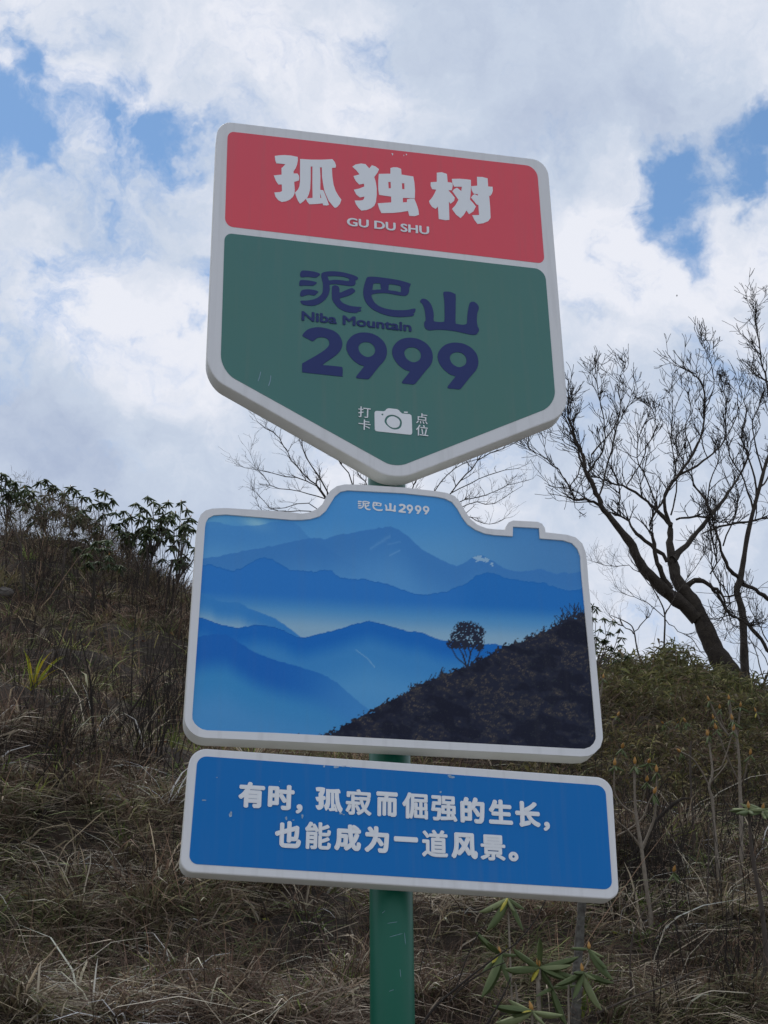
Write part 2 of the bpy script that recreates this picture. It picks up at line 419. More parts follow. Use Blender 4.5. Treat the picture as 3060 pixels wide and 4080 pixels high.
treeA = [
 ([(1075,1745,100),(965,1645,88),(885,1580,76),(810,1510,66),(745,1410,60),(700,1320,52),(640,1240,45),(560,1150,38),(530,1080,33),(500,1010,32),(465,950,26),(455,880,22),(430,820,18),(395,730,16),(375,660,13),(360,600,9),(366,540,6)], -.5),
 ([(1035,1655,85),(975,1555,80),(938,1440,66),(925,1330,42),(930,1250,36),(900,1200,28),(850,1150,25),(800,1105,18),(700,1030,14),(600,1000,11),(540,975,9),(470,960,7)], .5),
 ([(940,1430,50),(990,1370,38),(1080,1270,30),(1150,1180,28),(1210,1110,22),(1260,1030,14),(1310,960,10),(1345,880,8),(1370,780,6)], .8),
 ([(1150,1175,22),(1120,1090,14),(1060,1010,11),(1020,920,8),(980,850,6),(940,760,4)], .6),
 ([(928,1240,26),(890,1110,20),(930,1010,22),(970,960,20),(1050,840,14),(1110,700,12),(1115,560,10),(1095,440,9),(1050,390,6),(970,365,4)], -.6),
 ([(970,960,16),(1080,900,14),(1160,840,11),(1220,770,9),(1290,640,6),(1300,520,4)], .4),
 ([(910,1430,24),(820,1345,28),(740,1280,22),(700,1210,14),(640,1180,10),(650,1090,8),(640,1000,7),(600,900,5),(620,780,4)], .9),
 ([(930,1590,45),(880,1500,36),(850,1410,28),(835,1300,22),(812,1250,16),(830,1190,14),(870,1120,14),(930,1010,12)], -.5),
 ([(545,1130,20),(490,1098,17),(400,1095,14)], -.1),
 ([(404,1095,10),(370,1030,9),(310,930,8),(220,855,6),(150,810,5),(110,760,3)], -.3),
 ([(440,880,12),(420,950,8),(375,1030,7),(400,1085,6)], .1),
 ([(480,960,14),(430,860,14),(405,760,12),(350,640,8)], .2),
 ([(1000,1580,42),(1060,1535,35),(1130,1555,28),(1180,1590,22),(1212,1620,16),(1230,1700,10),(1215,1760,5)], -.3),
 ([(1140,1560,18),(1200,1640,18),(1250,1720,16),(1310,1755,14),(1360,1790,10)], .2),
 ([(470,950,14),(520,880,12),(560,800,11),(560,650,8),(530,520,6),(510,410,4)], -.6),
 ([(540,1070,12),(580,900,10),(615,760,8),(655,650,6),(700,560,5),(718,490,3)], .7),
 ([(690,1015,10),(760,900,8),(800,800,7),(850,700,6),(830,600,4)], -.6),
 ([(490,850,10),(600,720,8),(650,600,6),(640,450,4),(690,370,3)], .5),
 ([(855,1130,12),(800,990,9),(740,860,7),(760,740,5),(800,640,4)], .3),
 ([(930,1180,12),(960,1050,9),(950,900,8),(930,760,6),(940,620,5),(940,500,3)], .3),
 ([(960,1205,12),(1030,1186,13),(1150,1190,13),(1200,1220,8)], -.2),
 ([(1050,840,9),(1010,700,7),(1040,600,5),(1020,500,4)], .6),
 ([(1112,600,8),(1170,480,6),(1150,350,5),(1120,270,4),(1095,240,2)], .2),
]
traced_tree('bare_tree', 'leafless tree with a thick trunk leaning left above the bamboo thicket', treeA_trunk, treeA, 21.4, 5, tw=twset, ntw=4, tl=.62)
treeB_trunk = [(1345, 2150, 84), (1335, 1980, 66), (1330, 1820, 58), (1322, 1700, 54), (1292, 1600, 52), (1310, 1540, 50), (1330, 1430, 40), (1350, 1300, 37), (1380, 1170, 33), (1420, 1020, 30), (1455, 890, 26), (1500, 780, 22), (1560, 640, 16)]
treeB = [
 ([(1325,1550,30),(1250,1470,24),(1210,1370,18),(1180,1270,15),(1152,1185,12),(1130,1050,9),(1180,900,7),(1200,760,5)], -.4),
 ([(1330,1560,28),(1400,1590,26),(1465,1640,26),(1540,1700,24)], .3),
 ([(1340,1760,24),(1400,1830,25),(1465,1920,22),(1540,2000,20)], -.3),
 ([(1100,1275,9),(1200,1240,13),(1345,1215,15),(1465,1190,12),(1560,1180,10)], .3),
 ([(1150,1500,10),(1180,1440,10),(1160,1330,9),(1140,1200,8)], .2),
 ([(1385,1150,14),(1340,1000,10),(1260,850,8),(1230,700,6),(1240,560,4),(1200,440,3)], -.5),
 ([(1400,1080,14),(1380,920,11),(1320,760,8),(1340,600,6),(1300,460,4)], .5),
 ([(1440,940,12),(1400,800,9),(1380,660,7),(1430,540,5),(1400,430,3)], -.3),
 ([(1420,1030,12),(1470,960,10),(1500,850,8),(1490,700,6),(1450,560,4)], .6),
 ([(1215,1350,10),(1280,1180,9),(1300,1060,7),(1270,930,5)], .4),
 ([(1500,800,16),(1465,480,13),(1440,370,10),(1420,260,8),(1400,150,6),(1392,60,5)], -.2),
 ([(1392,65,4),(1365,25,3)], 0), ([(1392,65,4),(1416,28,3)], 0),
 ([(1465,440,12),(1420,420,9),(1370,375,7)], .1),
 ([(1225,1720,9),(1255,1640,8),(1200,1540,8),(1155,1480,7),(1160,1380,6)], .2),
]
traced_tree('bare_tree', 'leafless tree with a slim upright trunk at the right edge of the photo', treeB_trunk, treeB, 22.2, 9, tw=twset, ntw=4, tl=.60)
pale = dict(up=.25, rnd=.4, nseg=4, kids=(2, 3, 2), rmin=.0018, spread=.85)
treeC_trunk = [(897, 2080, 15), (893, 1900, 14), (897, 1730, 13), (870, 1650, 10), (830, 1580, 9), (790, 1500, 7)]
treeC = [([(897,1730,10),(935,1665,8),(980,1590,6),(1040,1500,5),(1110,1400,4)], .2), ([(890,1745,6),(800,1660,5),(700,1620,4),(640,1590,3)], -.2),
         ([(800,1520,6),(700,1455,4),(600,1462,4),(500,1430,3)], .2), ([(897,1760,6),(970,1820,5),(1040,1850,5),(1100,1930,5)], .1), ([(830,1580,5),(760,1500,4),(700,1400,3)], .3)]
traced_tree('sapling', 'thin straight sapling with a forked top left of the leaning trunk', treeC_trunk, treeC, 20.9, 12, 'paletwig', pale, 4, .05, .55)
treeD_trunk = [(780, 2020, 14), (745, 1920, 12), (725, 1810, 11), (690, 1770, 8), (600, 1730, 6)]
treeD = [([(730,1830,8),(690,1800,6),(640,1780,5),(590,1730,4)], .1), ([(725,1820,7),(780,1770,6),(830,1700,4),(850,1640,3)], .3)]
traced_tree('sapling', 'small bent sapling beside the photo board, left of the straight sapling', treeD_trunk, treeD, 20.7, 13, 'paletwig', pale, 4, .05, .4)
treeE_trunk = [(1400, 2230, 24), (1440, 2110, 18), (1475, 2010, 16), (1480, 1850, 14), (1500, 1700, 10)]
treeE = [([(1450,2090,8),(1410,1960,6),(1360,1850,5),(1300,1800,3)], .2), ([(1478,1900,8),(1420,1800,7),(1370,1700,5),(1340,1600,3)], -.2), ([(1480,1850,8),(1540,1750,6),(1600,1650,4)], .2),
         ([(1460,2050,6),(1390,2060,5),(1310,1990,4),(1250,1960,3)], .2), ([(1475,2000,6),(1400,1900,5),(1350,1890,4),(1270,1880,3)], .2)]
traced_tree('sapling', 'dark slanting sapling rising at the far right edge of the thicket', treeE_trunk, treeE, 20.6, 15, 'paletwig', pale, 4, .05, .5)
# fine twigged tree behind the boards
OB = (950, 1550)
def px4(x, y): return (OB[0] + x * .8137 - O5[0]) / S5, (OB[1] + y * .8137 - O5[1]) / S5
def l4(pts): return [(*px4(x, y), w / S5 * .8137) for x, y, w in pts]
treeF_trunk = l4([(720, 1500, 30), (700, 1250, 26), (690, 1050, 22), (680, 900, 18)])
treeF = [(l4([(690,1000,14),(560,800,11),(430,540,9),(350,440,8),(260,350,6),(200,240,5),(100,160,3)]), -.6),
         (l4([(560,800,9),(430,500,8),(330,330,6),(300,230,4),(200,180,3)]), .6),
         (l4([(520,720,8),(380,480,6),(230,430,5),(30,380,3)]), .3), (l4([(480,680,7),(340,560,5),(180,590,4),(100,520,3)]), -.3),
         (l4([(640,880,9),(600,640,8),(540,410,7),(440,320,5),(330,250,3)]), .4), (l4([(620,780,8),(640,520,6),(600,430,5),(500,330,3)]), -.5),
         (l4([(700,950,11),(780,720,9),(860,470,7),(900,400,5),(960,360,3)]), .5), (l4([(760,820,10),(930,620,9),(1040,510,8),(1110,420,7),(1200,330,6),(1300,290,4),(1400,240,3)]), -.4),
         (l4([(900,680,8),(1060,560,6),(1200,520,5),(1320,470,4),(1440,440,2)]), .5), (l4([(860,700,8),(960,500,6),(1060,390,5),(1180,340,4)]), .2),
         (l4([(930,680,7),(1100,620,6),(1200,660,4),(1300,640,3)]), -.2), (l4([(1040,510,6),(1180,440,5),(1300,400,4),(1400,380,2)]), .3), (l4([(980,640,6),(1130,560,5),(1250,560,4),(1390,470,2)]), .6),
         (l4([(430,540,7),(300,500,5),(160,470,4),(60,330,2)]), .1), (l4([(400,600,6),(240,600,5),(120,600,3),(80,500,2)]), .4)]
traced_tree('bare_tree', 'fine twigged leafless tree spreading out behind the pole between the top and photo boards', treeF_trunk, treeF, 21.0, 21, 'paletwig',
            dict(up=.2, rnd=.4, nseg=4, kids=(3, 3, 2), rmin=.0022, spread=.85), 4, .05, .42)

# ------------------------------------------------------------------ grass and undergrowth
def blades(n_clump, per, seed, ylim, palette, length, width, droop, name, label, spreadr=.10, xl=None, dens=None, segs=3, nearbias=1.0, fresh=False):
    g = np.random.default_rng(seed)
    # scatter clump centres over the part of the slope that can be seen, and beyond its edges
    Y = ylim[0] + (ylim[1] - ylim[0]) * g.random(n_clump * 3) ** nearbias
    half = (Y - CAM[1]) * .36 + .7
    X = CAM[0] + (Y - CAM[1]) * .205 + (g.random(len(Y)) * 2 - 1) * half
    if dens is not None:
        k = g.random(len(X)) < dens(X, Y); X, Y = X[k], Y[k]
    X, Y = X[:n_clump], Y[:n_clump]; nc = len(X)
    pit = np.clip((vnoise(X * 2.1, Y * 2.6) - .2) / .35, .12, 1) * np.clip((fbm(X * 1.1 + 40, Y * 1.3, 3) - .33) / .2, .25, 1) if not fresh else 1.0
    shade = np.exp(g.normal(0, .33, nc))
    pal = np.array(palette); pick = (fbm(X * .7, Y * .7 + 9, 3) * 1.6 - .3 + g.normal(0, .22, nc))
    pick = np.clip(pick * len(pal), 0, len(pal) - 1).astype(int)
    dirc = g.random(nc) * 2 * math.pi
    ci = np.repeat(np.arange(nc), np.maximum(3, (per * pit * np.ones(nc)).astype(int))); n = len(ci)
    rr = np.abs(g.normal(0, spreadr, n)); aa = g.random(n) * 2 * math.pi
    bx = X[ci] + np.cos(aa) * rr; by = Y[ci] + np.sin(aa) * rr
    bz = terrain(bx, by) - .01
    L_ = length * np.exp(g.normal(0, .35, n)); Wd = width * np.exp(g.normal(0, .3, n)) * (1 + .035 * np.maximum(by - 8, 0))
    lean = aa + g.normal(0, .6, n)
    lx = np.cos(lean) * .8 + np.cos(dirc[ci]) * .25; ly = np.sin(lean) * .6 - .55
    ln = np.sqrt(lx ** 2 + ly ** 2) + 1e-6; lx /= ln; ly /= ln
    tilt = g.uniform(.15, 1.15, n)
    P = []
    for s in range(segs + 1):
        t = s / segs
        out = L_ * (np.sin(tilt) * t + .28 * droop * t * t)
        upz = L_ * (np.cos(tilt) * t - droop * .62 * t * t)
        P.append(np.stack([bx + lx * out, by + ly * out, bz + upz], -1))
    P = np.array(P)                      # (segs+1, n, 3)
    P += g.normal(0, .012, P.shape) * np.linspace(0, 1, segs + 1)[:, None, None]
    # keep the blades on top of the soil
    tz = terrain(P[..., 0], P[..., 1]) + .012 + .02 * g.random(P.shape[:2])
    P[..., 2] = np.where(P[..., 2] < tz, tz, P[..., 2])
    phi = g.random(n) * math.pi
    wx = np.stack([np.cos(phi), np.sin(phi) * .4, np.sin(phi) * .5], -1)
    taper = np.array([.8, 1.0, .75, .12]) if segs == 3 else np.linspace(1, .15, segs + 1)
    V = np.empty((n, segs + 1, 2, 3), dtype=np.float32)
    for s in range(segs + 1):
        o = wx * (Wd * taper[s] * .5)[:, None]
        V[:, s, 0] = P[s] - o; V[:, s, 1] = P[s] + o
    base = np.arange(n)[:, None] * (2 * (segs + 1)) + np.arange(segs)[None, :] * 2
    F = np.stack([base, base + 1, base + 3, base + 2], -1).reshape(-1, 4)
    c = pal[pick[ci]] * shade[ci][:, None] * np.exp(g.normal(0, .35, n))[:, None]
    alt = g.random(n) < .22
    c[alt] = pal[g.integers(0, len(pal), alt.sum())] * np.exp(g.normal(0, .3, alt.sum()))[:, None]
    c = np.clip(c, 0, .8)
    C = np.repeat(c, 2 * (segs + 1), axis=0)
    o = link(name, mesh_np(name, V.reshape(-1, 3), F, C), mat=MAT['grass'])
    return tag(o, label, 'grass' if False else None, kind='stuff')
STRAW = [(.19, .14, .10), (.36, .30, .22), (.54, .46, .36), (.11, .08, .06), (.14, .095, .07), (.28, .225, .15), (.20, .175, .10), (.15, .165, .075)]
blades(2500, 62, 101, (4.0, 11.5), STRAW, .40, .0125, 1.0, 'dry_grass', 'pale dry grass lying over the lower slope', .11, nearbias=1.1)
blades(2900, 36, 102, (9.5, 20.5), [tuple(v * 1.25 for v in c) for c in STRAW[:2] + STRAW[3:] + [(.14, .10, .07), (.17, .15, .07)]], .34, .0125, .9, 'dry_grass', 'brown and green grass over the upper slope', .13)
blades(90, 14, 105, (4.0, 13), [(.55, .48, .37), (.62, .56, .45), (.40, .33, .24)], .75, .012, .8, 'bent_straw', 'long pale bent straws lying over the bank', .10, fresh=True)
blades(520, 24, 103, (4.0, 19.5), [(.14, .21, .05), (.19, .25, .07), (.11, .17, .055), (.28, .31, .09)], .28, .011, .6, 'green_grass', 'fresh green grass tufts among the straw', .08, fresh=True)
blades(1250, 40, 104, (6.0, 20.2), [(.13, .09, .07), (.09, .065, .052), (.20, .135, .095)], .46, .007, .15, 'dead_stalks', 'dark brown dead stalks and twiglets in the grass', .16)
def thicket(n, seed, poly_px, name, label, length, width, pal, hgt, Yr, leafy=True):
    """many small blades or twigs standing in a band on the slope: poly_px gives the left, right and top profile"""
    g = np.random.default_rng(seed)
    xs = np.array([p[0] for p in poly_px]); tops = np.array([p[1] for p in poly_px])
    PX = g.uniform(xs.min(), xs.max(), n); Y = g.uniform(Yr[0], Yr[1], n)
    # foot of each stem on the ground at depth Y below pixel column PX
    d = np.array([ray(x, 2700) for x in (xs.min(), xs.max())])
    kx = np.interp(PX, [xs.min(), xs.max()], [d[0][0] / d[0][1], d[1][0] / d[1][1]])
    X = CAM[0] + (Y - CAM[1]) * kx
    G = terrain(X, Y)
    lump = .15 + 1.45 * np.clip(fbm(X * 1.5 + seed, Y * 1.1, 3) * 1.5 - .25, 0, 1)
    H = np.interp(PX, xs, tops) * lump * (1 - .0 * Y)
    z = G + H * g.random(n) ** .55
    P0 = np.stack([X + g.normal(0, .05, n), Y, z], -1)
    a = g.random(n) * 2 * math.pi; e = g.normal(.15 if leafy else .9, .5, n)
    D = np.stack([np.cos(a) * np.cos(e), np.sin(a) * np.cos(e), np.sin(e)], -1)
    Ln = length * np.exp(g.normal(0, .3, n)); Wd = width * np.exp(g.normal(0, .2, n))
    P2 = P0 + D * Ln[:, None]; P1 = (P0 + P2) / 2 + np.array([0, 0, 1]) * (Ln * .1)[:, None]; P2[:, 2] -= Ln * .15
    side = np.cross(D, g.normal(0, 1, (n, 3))); side /= np.linalg.norm(side, axis=1, keepdims=True) + 1e-9
    V = np.stack([P0, P1 - side * Wd[:, None] / 2, P2, P1 + side * Wd[:, None] / 2], 1).reshape(-1, 3)
    F = np.arange(4 * n).reshape(-1, 4)
    pal = np.array(pal); c = pal[g.integers(0, len(pal), n)] * np.exp(g.normal(0, .3, n))[:, None]
    o = link(name, mesh_np(name, V, F, np.repeat(c, 4, axis=0)), mat=MAT['grass'])
    return tag(o, label, kind='stuff')
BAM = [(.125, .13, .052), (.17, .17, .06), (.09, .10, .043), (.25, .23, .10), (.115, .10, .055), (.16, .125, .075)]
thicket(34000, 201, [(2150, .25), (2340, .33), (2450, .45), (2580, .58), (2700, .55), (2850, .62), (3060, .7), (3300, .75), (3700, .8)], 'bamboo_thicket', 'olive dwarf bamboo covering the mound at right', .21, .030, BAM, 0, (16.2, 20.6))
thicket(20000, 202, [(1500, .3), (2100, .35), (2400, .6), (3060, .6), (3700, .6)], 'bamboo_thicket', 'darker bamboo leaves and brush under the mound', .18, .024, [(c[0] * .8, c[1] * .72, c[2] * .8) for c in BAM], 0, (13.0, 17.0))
thicket(30000, 203, [(-600, 1.0), (0, .95), (250, .7), (450, .3), (500, .12), (800, .12), (1100, .3), (2200, .3)], 'brown_brush', 'dense brown twiggy brush under the skyline shrubs', .20, .006, [(.15, .11, .088), (.11, .082, .068), (.20, .145, .10), (.14, .125, .07)], 0, (18.2, 20.4), leafy=False)

# ------------------------------------------------------------------ leaves
def leaf_mesh(name, L_=.14, W_=.026, curl=.35, droop=.25, segs=5):
    """rolled evergreen leaf along +X: rounded back, edges curled down"""
    V = []; F = []
    cs = 5
    for i in range(segs + 1):
        t = i / segs
        w = W_ * (math.sin(math.pi * min(1, max(0, .06 + t * .93))) ** .6) * .5
        x = L_ * t * (1 - .12 * droop * t); z = -droop * L_ * t * t * .55
        for k in range(cs):
            u = k / (cs - 1) * 2 - 1
            ang = u * (1.0 + curl * 2.2)
            V.append((x, w * math.sin(ang) if curl > 0 else w * u, z + w * (math.cos(ang) - 1) * .9))
    for i in range(segs):
        for k in range(cs - 1):
            a = i * cs + k; F.append((a, a + 1, a + cs + 1, a + cs))
    me = mesh_np(name, V, F, smooth=True)
    return me
def bud_mesh(name, h=.055, r=.013):
    V = []; F = []; prof = [(0, .45), (.2, .95), (.45, 1), (.75, .5), (1, .05)]
    for t, q in prof:
        for k in range(6):
            a = k * math.pi / 3; V.append((r * q * math.cos(a), r * q * math.sin(a), h * t))
    for i in range(len(prof) - 1):
        for k in range(6): F.append((i * 6 + k, i * 6 + (k + 1) % 6, (i + 1) * 6 + (k + 1) % 6, (i + 1) * 6 + k))
    return mesh_np(name, V, F, smooth=True)
def setmat(me, m): me.materials.clear(); me.materials.append(MAT[m]); return me
LEAF = [setmat(leaf_mesh('leaf', .15, .032, .72, .25), 'leaf'), setmat(leaf_mesh('leaf', .14, .031, .85, .15), 'leafpale'), setmat(leaf_mesh('leaf', .13, .028, .45, .4), 'leaf')]
LEAFY = setmat(leaf_mesh('leaf', .12, .03, .1, .4), 'leafyellow')
LEAFD = [setmat(leaf_mesh('leaf', .16, .034, .2, .3, 3), 'leafdark'), setmat(leaf_mesh('leaf', .15, .03, .45, .2, 3), 'leafdark'), setmat(leaf_mesh('leaf', .16, .032, .3, .3, 3), 'leaf')]
BUD = setmat(bud_mesh('bud'), 'bud')
LCOUNT = [0]
def orient(d, roll=0.0):
    d = nrm(np.asarray(d, float)); X = Vector(d)
    up = Vector((0, 0, 1)) if abs(d[2]) < .97 else Vector((0, 1, 0))
    Yv = up.cross(X).normalized(); Zv = X.cross(Yv)
    m = Matrix((X, Yv, Zv)).transposed()
    return m @ Matrix.Rotation(roll, 3, 'X')
def add_leaf(root, me, p, d, scale=1.0, roll=0.0, name='leaf', label=None):
    o = bpy.data.objects.new(name, me); COL.objects.link(o); o.parent = root
    m = orient(d, roll).to_4x4() @ Matrix.Scale(scale, 4)
    m.translation = Vector(np.asarray(p, float)) - root.location
    o.matrix_local = m
    if label: o['label'] = label
    LCOUNT[0] += 1
    return o
def whorl(root, p, axis, R, n=8, meshes=LEAF, droop=.5, scale=1.0, bud=True, yellow=.0, budscale=1.0):
    axis = nrm(np.asarray(axis, float))
    u = nrm(np.cross(axis, [0.3, 1, .2])); v = np.cross(axis, u)
    a0 = R.random() * 6.28
    for k in range(n):
        a = a0 + k * 2 * math.pi / n + R.gauss(0, .22)
        d = (u * math.cos(a) + v * math.sin(a)) + axis * .15 + np.array([0, 0, -1]) * droop * R.uniform(.5, 1.4)
        me = LEAFY if R.random() < yellow else R.choice(meshes)
        add_leaf(root, me, p - axis * R.uniform(0, .02), d, scale * R.uniform(.72, 1.15), R.gauss(0, .4))
    if bud:
        o = bpy.data.objects.new('bud', BUD); COL.objects.link(o); o.parent = root
        q = Vector(axis).to_track_quat('Z', 'Y').to_matrix().to_4x4() @ Matrix.Scale(budscale, 4)
        q.translation = Vector(p) - root.location; o.matrix_local = q
# skyline rhododendrons: traced whorl positions (photo pixels) on shared stems
def rhodo_sky(label, foot_px, foot_Y, tips, R, extra=0, lscale=1.12, group='evergreen shrubs on the skyline', n=10, stemr=.016, dY=.5):
    f = at(*foot_px, foot_Y); f[2] = min(f[2], 1e9); g = float(terrain(f[0], f[1]))
    foot = np.array([f[0], f[1], g - .05])
    root = empty('rhododendron', tuple(foot), label, 'shrub', group)
    T = Tubes(); tp = []
    for (x, y) in tips: tp.append(at(x, y, foot_Y + R.uniform(-dY, dY)))
    top = np.mean(tp, axis=0); h = max(p[2] for p in tp) - foot[2]
    fork = foot + (top - foot) * .42
    T.add(smooth_line([foot, foot + (fork - foot) * .5 + np.array([R.gauss(0, .05), 0, 0]), fork], 3), np.linspace(stemr * 1.2, stemr, 7), 6)
    for p in tp:
        mid = fork + (p - fork) * .5 + np.array([R.gauss(0, .06), R.gauss(0, .06), -.05])
        st = foot + (fork - foot) * R.uniform(.45, 1)
        L_ = smooth_line([st, mid, p], 4); T.add(L_, np.linspace(stemr * .6, .005, len(L_)), 5)
        whorl(root, p, nrm(p - mid) + np.array([0, 0, .6]), R, n, LEAFD, .75, lscale, bud=R.random() < .35, budscale=.8)
    for _ in range(int(extra * 2.4)):
        p = fork + (tp[R.randrange(len(tp))] - fork) * R.uniform(.35, .85) + np.array([R.gauss(0, .16), R.gauss(0, .25), R.gauss(0, .12)])
        L_ = smooth_line([fork, (fork + p) / 2 + np.array([0, 0, -.04]), p], 3); T.add(L_, np.linspace(stemr * .4, .004, len(L_)), 4)
        whorl(root, p, (R.gauss(0, .4), R.gauss(0, .4), 1), R, n - 1, LEAFD, .8, lscale, bud=False)
    link('stem', T.mesh('stem', foot), root, MAT['stem'])
    return root
Z6 = lambda x, y: (x * .5425, 1800 + y * .5425)
R = random.Random(31)
rhodo_sky('evergreen shrub crowding the skyline at the left edge of the photo', (20, 2240), 19.6, [Z6(*p) for p in [(10,150),(35,160),(80,200),(110,260),(30,260),(-40,180),(-80,240),(60,320),(20,360),(150,300)]], R, 6)
rhodo_sky('evergreen shrub on the skyline, second from the left edge, with a dense drooping crown', (190, 2260), 19.4, [Z6(*p) for p in [(180,270),(235,280),(295,215),(340,200),(385,240),(260,340),(200,380),(330,320),(300,420)]], R, 8)
rhodo_sky('evergreen shrub on the skyline with the two tallest spires left of the gap', (285, 2300), 19.7, [Z6(*p) for p in [(410,260),(475,300),(520,255),(560,280),(605,325),(500,380),(440,430),(560,400)]], R, 6)
rhodo_sky('evergreen shrub on the skyline whose pale umbrella of leaves stands against the cloud', (400, 2330), 19.3, [Z6(*p) for p in [(720,275),(770,290),(830,340),(680,380),(600,420),(760,450),(850,440),(640,480),(720,540),(560,480)]], R, 8)
rhodo_sky('low evergreen shrub with pale hanging leaves on the slope below the skyline', (370, 2350), 17.4, [Z6(*p) for p in [(690,690),(760,700),(640,740),(800,760),(720,800),(560,700),(780,640)]], R, 4)
rhodo_sky('tall evergreen shrub on the skyline left of the bright gap in the stems', (500, 2380), 19.1, [Z6(*p) for p in [(910,430),(960,470),(1000,370),(880,520),(940,580),(1030,450),(870,600),(1000,600)]], R, 7)
rhodo_sky('largest evergreen shrub on the skyline, its crown almost touching the photo board', (585, 2410), 18.9, [Z6(*p) for p in [(1085,320),(1130,360),(1040,400),(1180,400),(1235,365),(1100,480),(1200,470),(1260,430),(1150,560),(1080,620),(1230,560)]], R, 10)
rhodo_sky('evergreen shrub partly behind the left edge of the photo board', (690, 2420), 18.8, [Z6(*p) for p in [(1330,365),(1370,420),(1290,450),(1400,480),(1420,560),(1330,540),(1380,650),(1300,640),(1440,700),(1480,600),(1360,760)]], R, 9)
Z5 = lambda x, y: (2000 + x * .7235, 1200 + y * .7235)
rhodo_sky('small evergreen shrub showing past the right edge of the photo board', (2330, 2760), 18.6, [Z5(*p) for p in [(520,1690),(560,1740),(610,1760),(650,1800),(540,1800),(500,1740),(470,1690),(600,1820),(560,1860),(640,1930),(520,1880),(600,1900),(660,1850),(480,1830)]], R, 6, .85)

# ------------------------------------------------------------------ stems with orange buds at right, foreground rhododendrons
def stem_plant(label, foot_px, stems, material='palestem', group=None, buds=True, leaves=0, name='budding_shrub', cat='shrub', lmesh=LEAF, lscale=1.0, seed=1, foot_depth=None, bscale=1.6, droop=.5, dY=-.5, yellow=.05, lie=False, width_scale=1.0):
    """stems: list of [(x, y, width) ...] in photo pixels from the foot upwards; the last point carries a bud"""
    R = random.Random(seed)
    foot = hit(*foot_px) if foot_depth is None else at(*foot_px, foot_depth)
    foot = np.array([foot[0], foot[1], float(terrain(foot[0], foot[1])) - .04])
    root = empty(name, tuple(foot), label, cat, group)
    for spec in stems:
        P = []; r = []; n = len(spec)
        for i, s in enumerate(spec):
            p = at(s[0], s[1], foot[1] + dY * (i / max(1, n - 1)) * .6) if not lie else (lambda h: h + nrm(CAM - h) * lie)(hit(s[0], s[1])); P.append(p); r.append(s[2] * width_scale / FPX * np.linalg.norm(p - CAM) * .5)
        if P[0][2] > float(terrain(P[0][0], P[0][1])) + .02 and spec[0][:2] == foot_px and np.linalg.norm(P[0] - foot) < .5 and not lie:
            P[0] = foot
        m = len(P); Q = smooth_line(P, 4); rr = np.interp(np.linspace(0, m - 1, len(Q)), np.arange(m), r)
        rr = rr * np.array([1 + .13 * R.uniform(-1, 1) for _ in rr])
        T = Tubes(); T.add(Q, rr, 6)
        link('stem', T.mesh('stem', foot), root, MAT[material])
        ax = nrm(Q[-1] - Q[-3])
        if len(spec[-1]) > 3 and spec[-1][3] == 0: continue
        if leaves: whorl(root, Q[-1], ax + np.array([0, 0, .3]), R, leaves, lmesh, droop, lscale, buds, yellow, bscale)
        elif buds:
            o = bpy.data.objects.new('bud', BUD); COL.objects.link(o); o.parent = root
            q = Vector(ax).to_track_quat('Z', 'Y').to_matrix().to_4x4() @ Matrix.Scale(bscale, 4); q.translation = Vector(Q[-1]) - root.location
            o.matrix_local = q
            for s_ in range(2):
                d = ax + np.array([R.gauss(0, .5), R.gauss(0, .3), 0])
                o = bpy.data.objects.new('bud', BUD); COL.objects.link(o); o.parent = root
                q = Vector(nrm(d)).to_track_quat('Z', 'Y').to_matrix().to_4x4() @ Matrix.Scale(bscale * .55, 4); q.translation = Vector(Q[-1]) - root.location
                o.matrix_local = q
    return root
A = lambda x, y, w=0, *k: (2300 + x * .5333, 2900 + y * .5333, w * .5333, *k)     # traced view of the lower right
stem_plant('pale stemmed shrub with orange buds just right of the photo board', A(545, 1600, 1)[:2], [
    [A(545,1600,34),A(550,1420,34),A(525,1250,30),A(500,1060,28),A(480,900,26),A(440,650,22),A(430,500,18),A(428,340,16),A(430,270,12)],
    [A(485,900,24),A(545,760,20),A(580,650,18),A(590,480,14),A(592,330,12)],
    [A(480,900,20),A(380,770,15),A(290,690,12),A(280,650,8,0)],
    [A(445,650,14),A(360,600,14),A(285,500,14),A(275,400,13),A(280,280,12)],
    [A(300,805,11),A(400,750,13),A(490,670,13),A(530,570,12),A(572,490,12)],
    [A(455,630,10),A(485,560,10),A(510,460,9),A(520,400,9)],
    [A(540,1330,15),A(620,1260,12),A(690,1150,10),A(720,1075,9)],
    [A(290,280,12),A(310,210,12),A(335,150,12)],
    [A(430,300,9),A(490,290,9),A(530,260,9)]], 'palestem', seed=3, leaves=4, lmesh=[LEAF[0], LEAF[2]], lscale=.85, bscale=1.35, droop=.9)
stem_plant('slender pale shrub with buds in the middle of the right slope', A(1035, 1330, 1)[:2], [
    [A(1035,1330,22),A(1060,1180,26),A(1045,960,26),A(1020,700,24),A(1010,540,20),A(985,440,18),A(1010,330,16),A(990,150,13),A(975,60,12)],
    [A(985,430,15),A(900,280,13),A(840,215,11),A(770,180,11)],
    [A(1010,330,9),A(1070,300,10),A(1100,240,9),A(1140,110,9),A(1165,20,9)],
    [A(985,420,10),A(1060,340,9),A(1120,260,8),A(1130,200,7,0)]], 'palestem', seed=4, leaves=3, lmesh=[LEAF[0], LEAF[2]], lscale=.8, bscale=1.3, droop=.9)
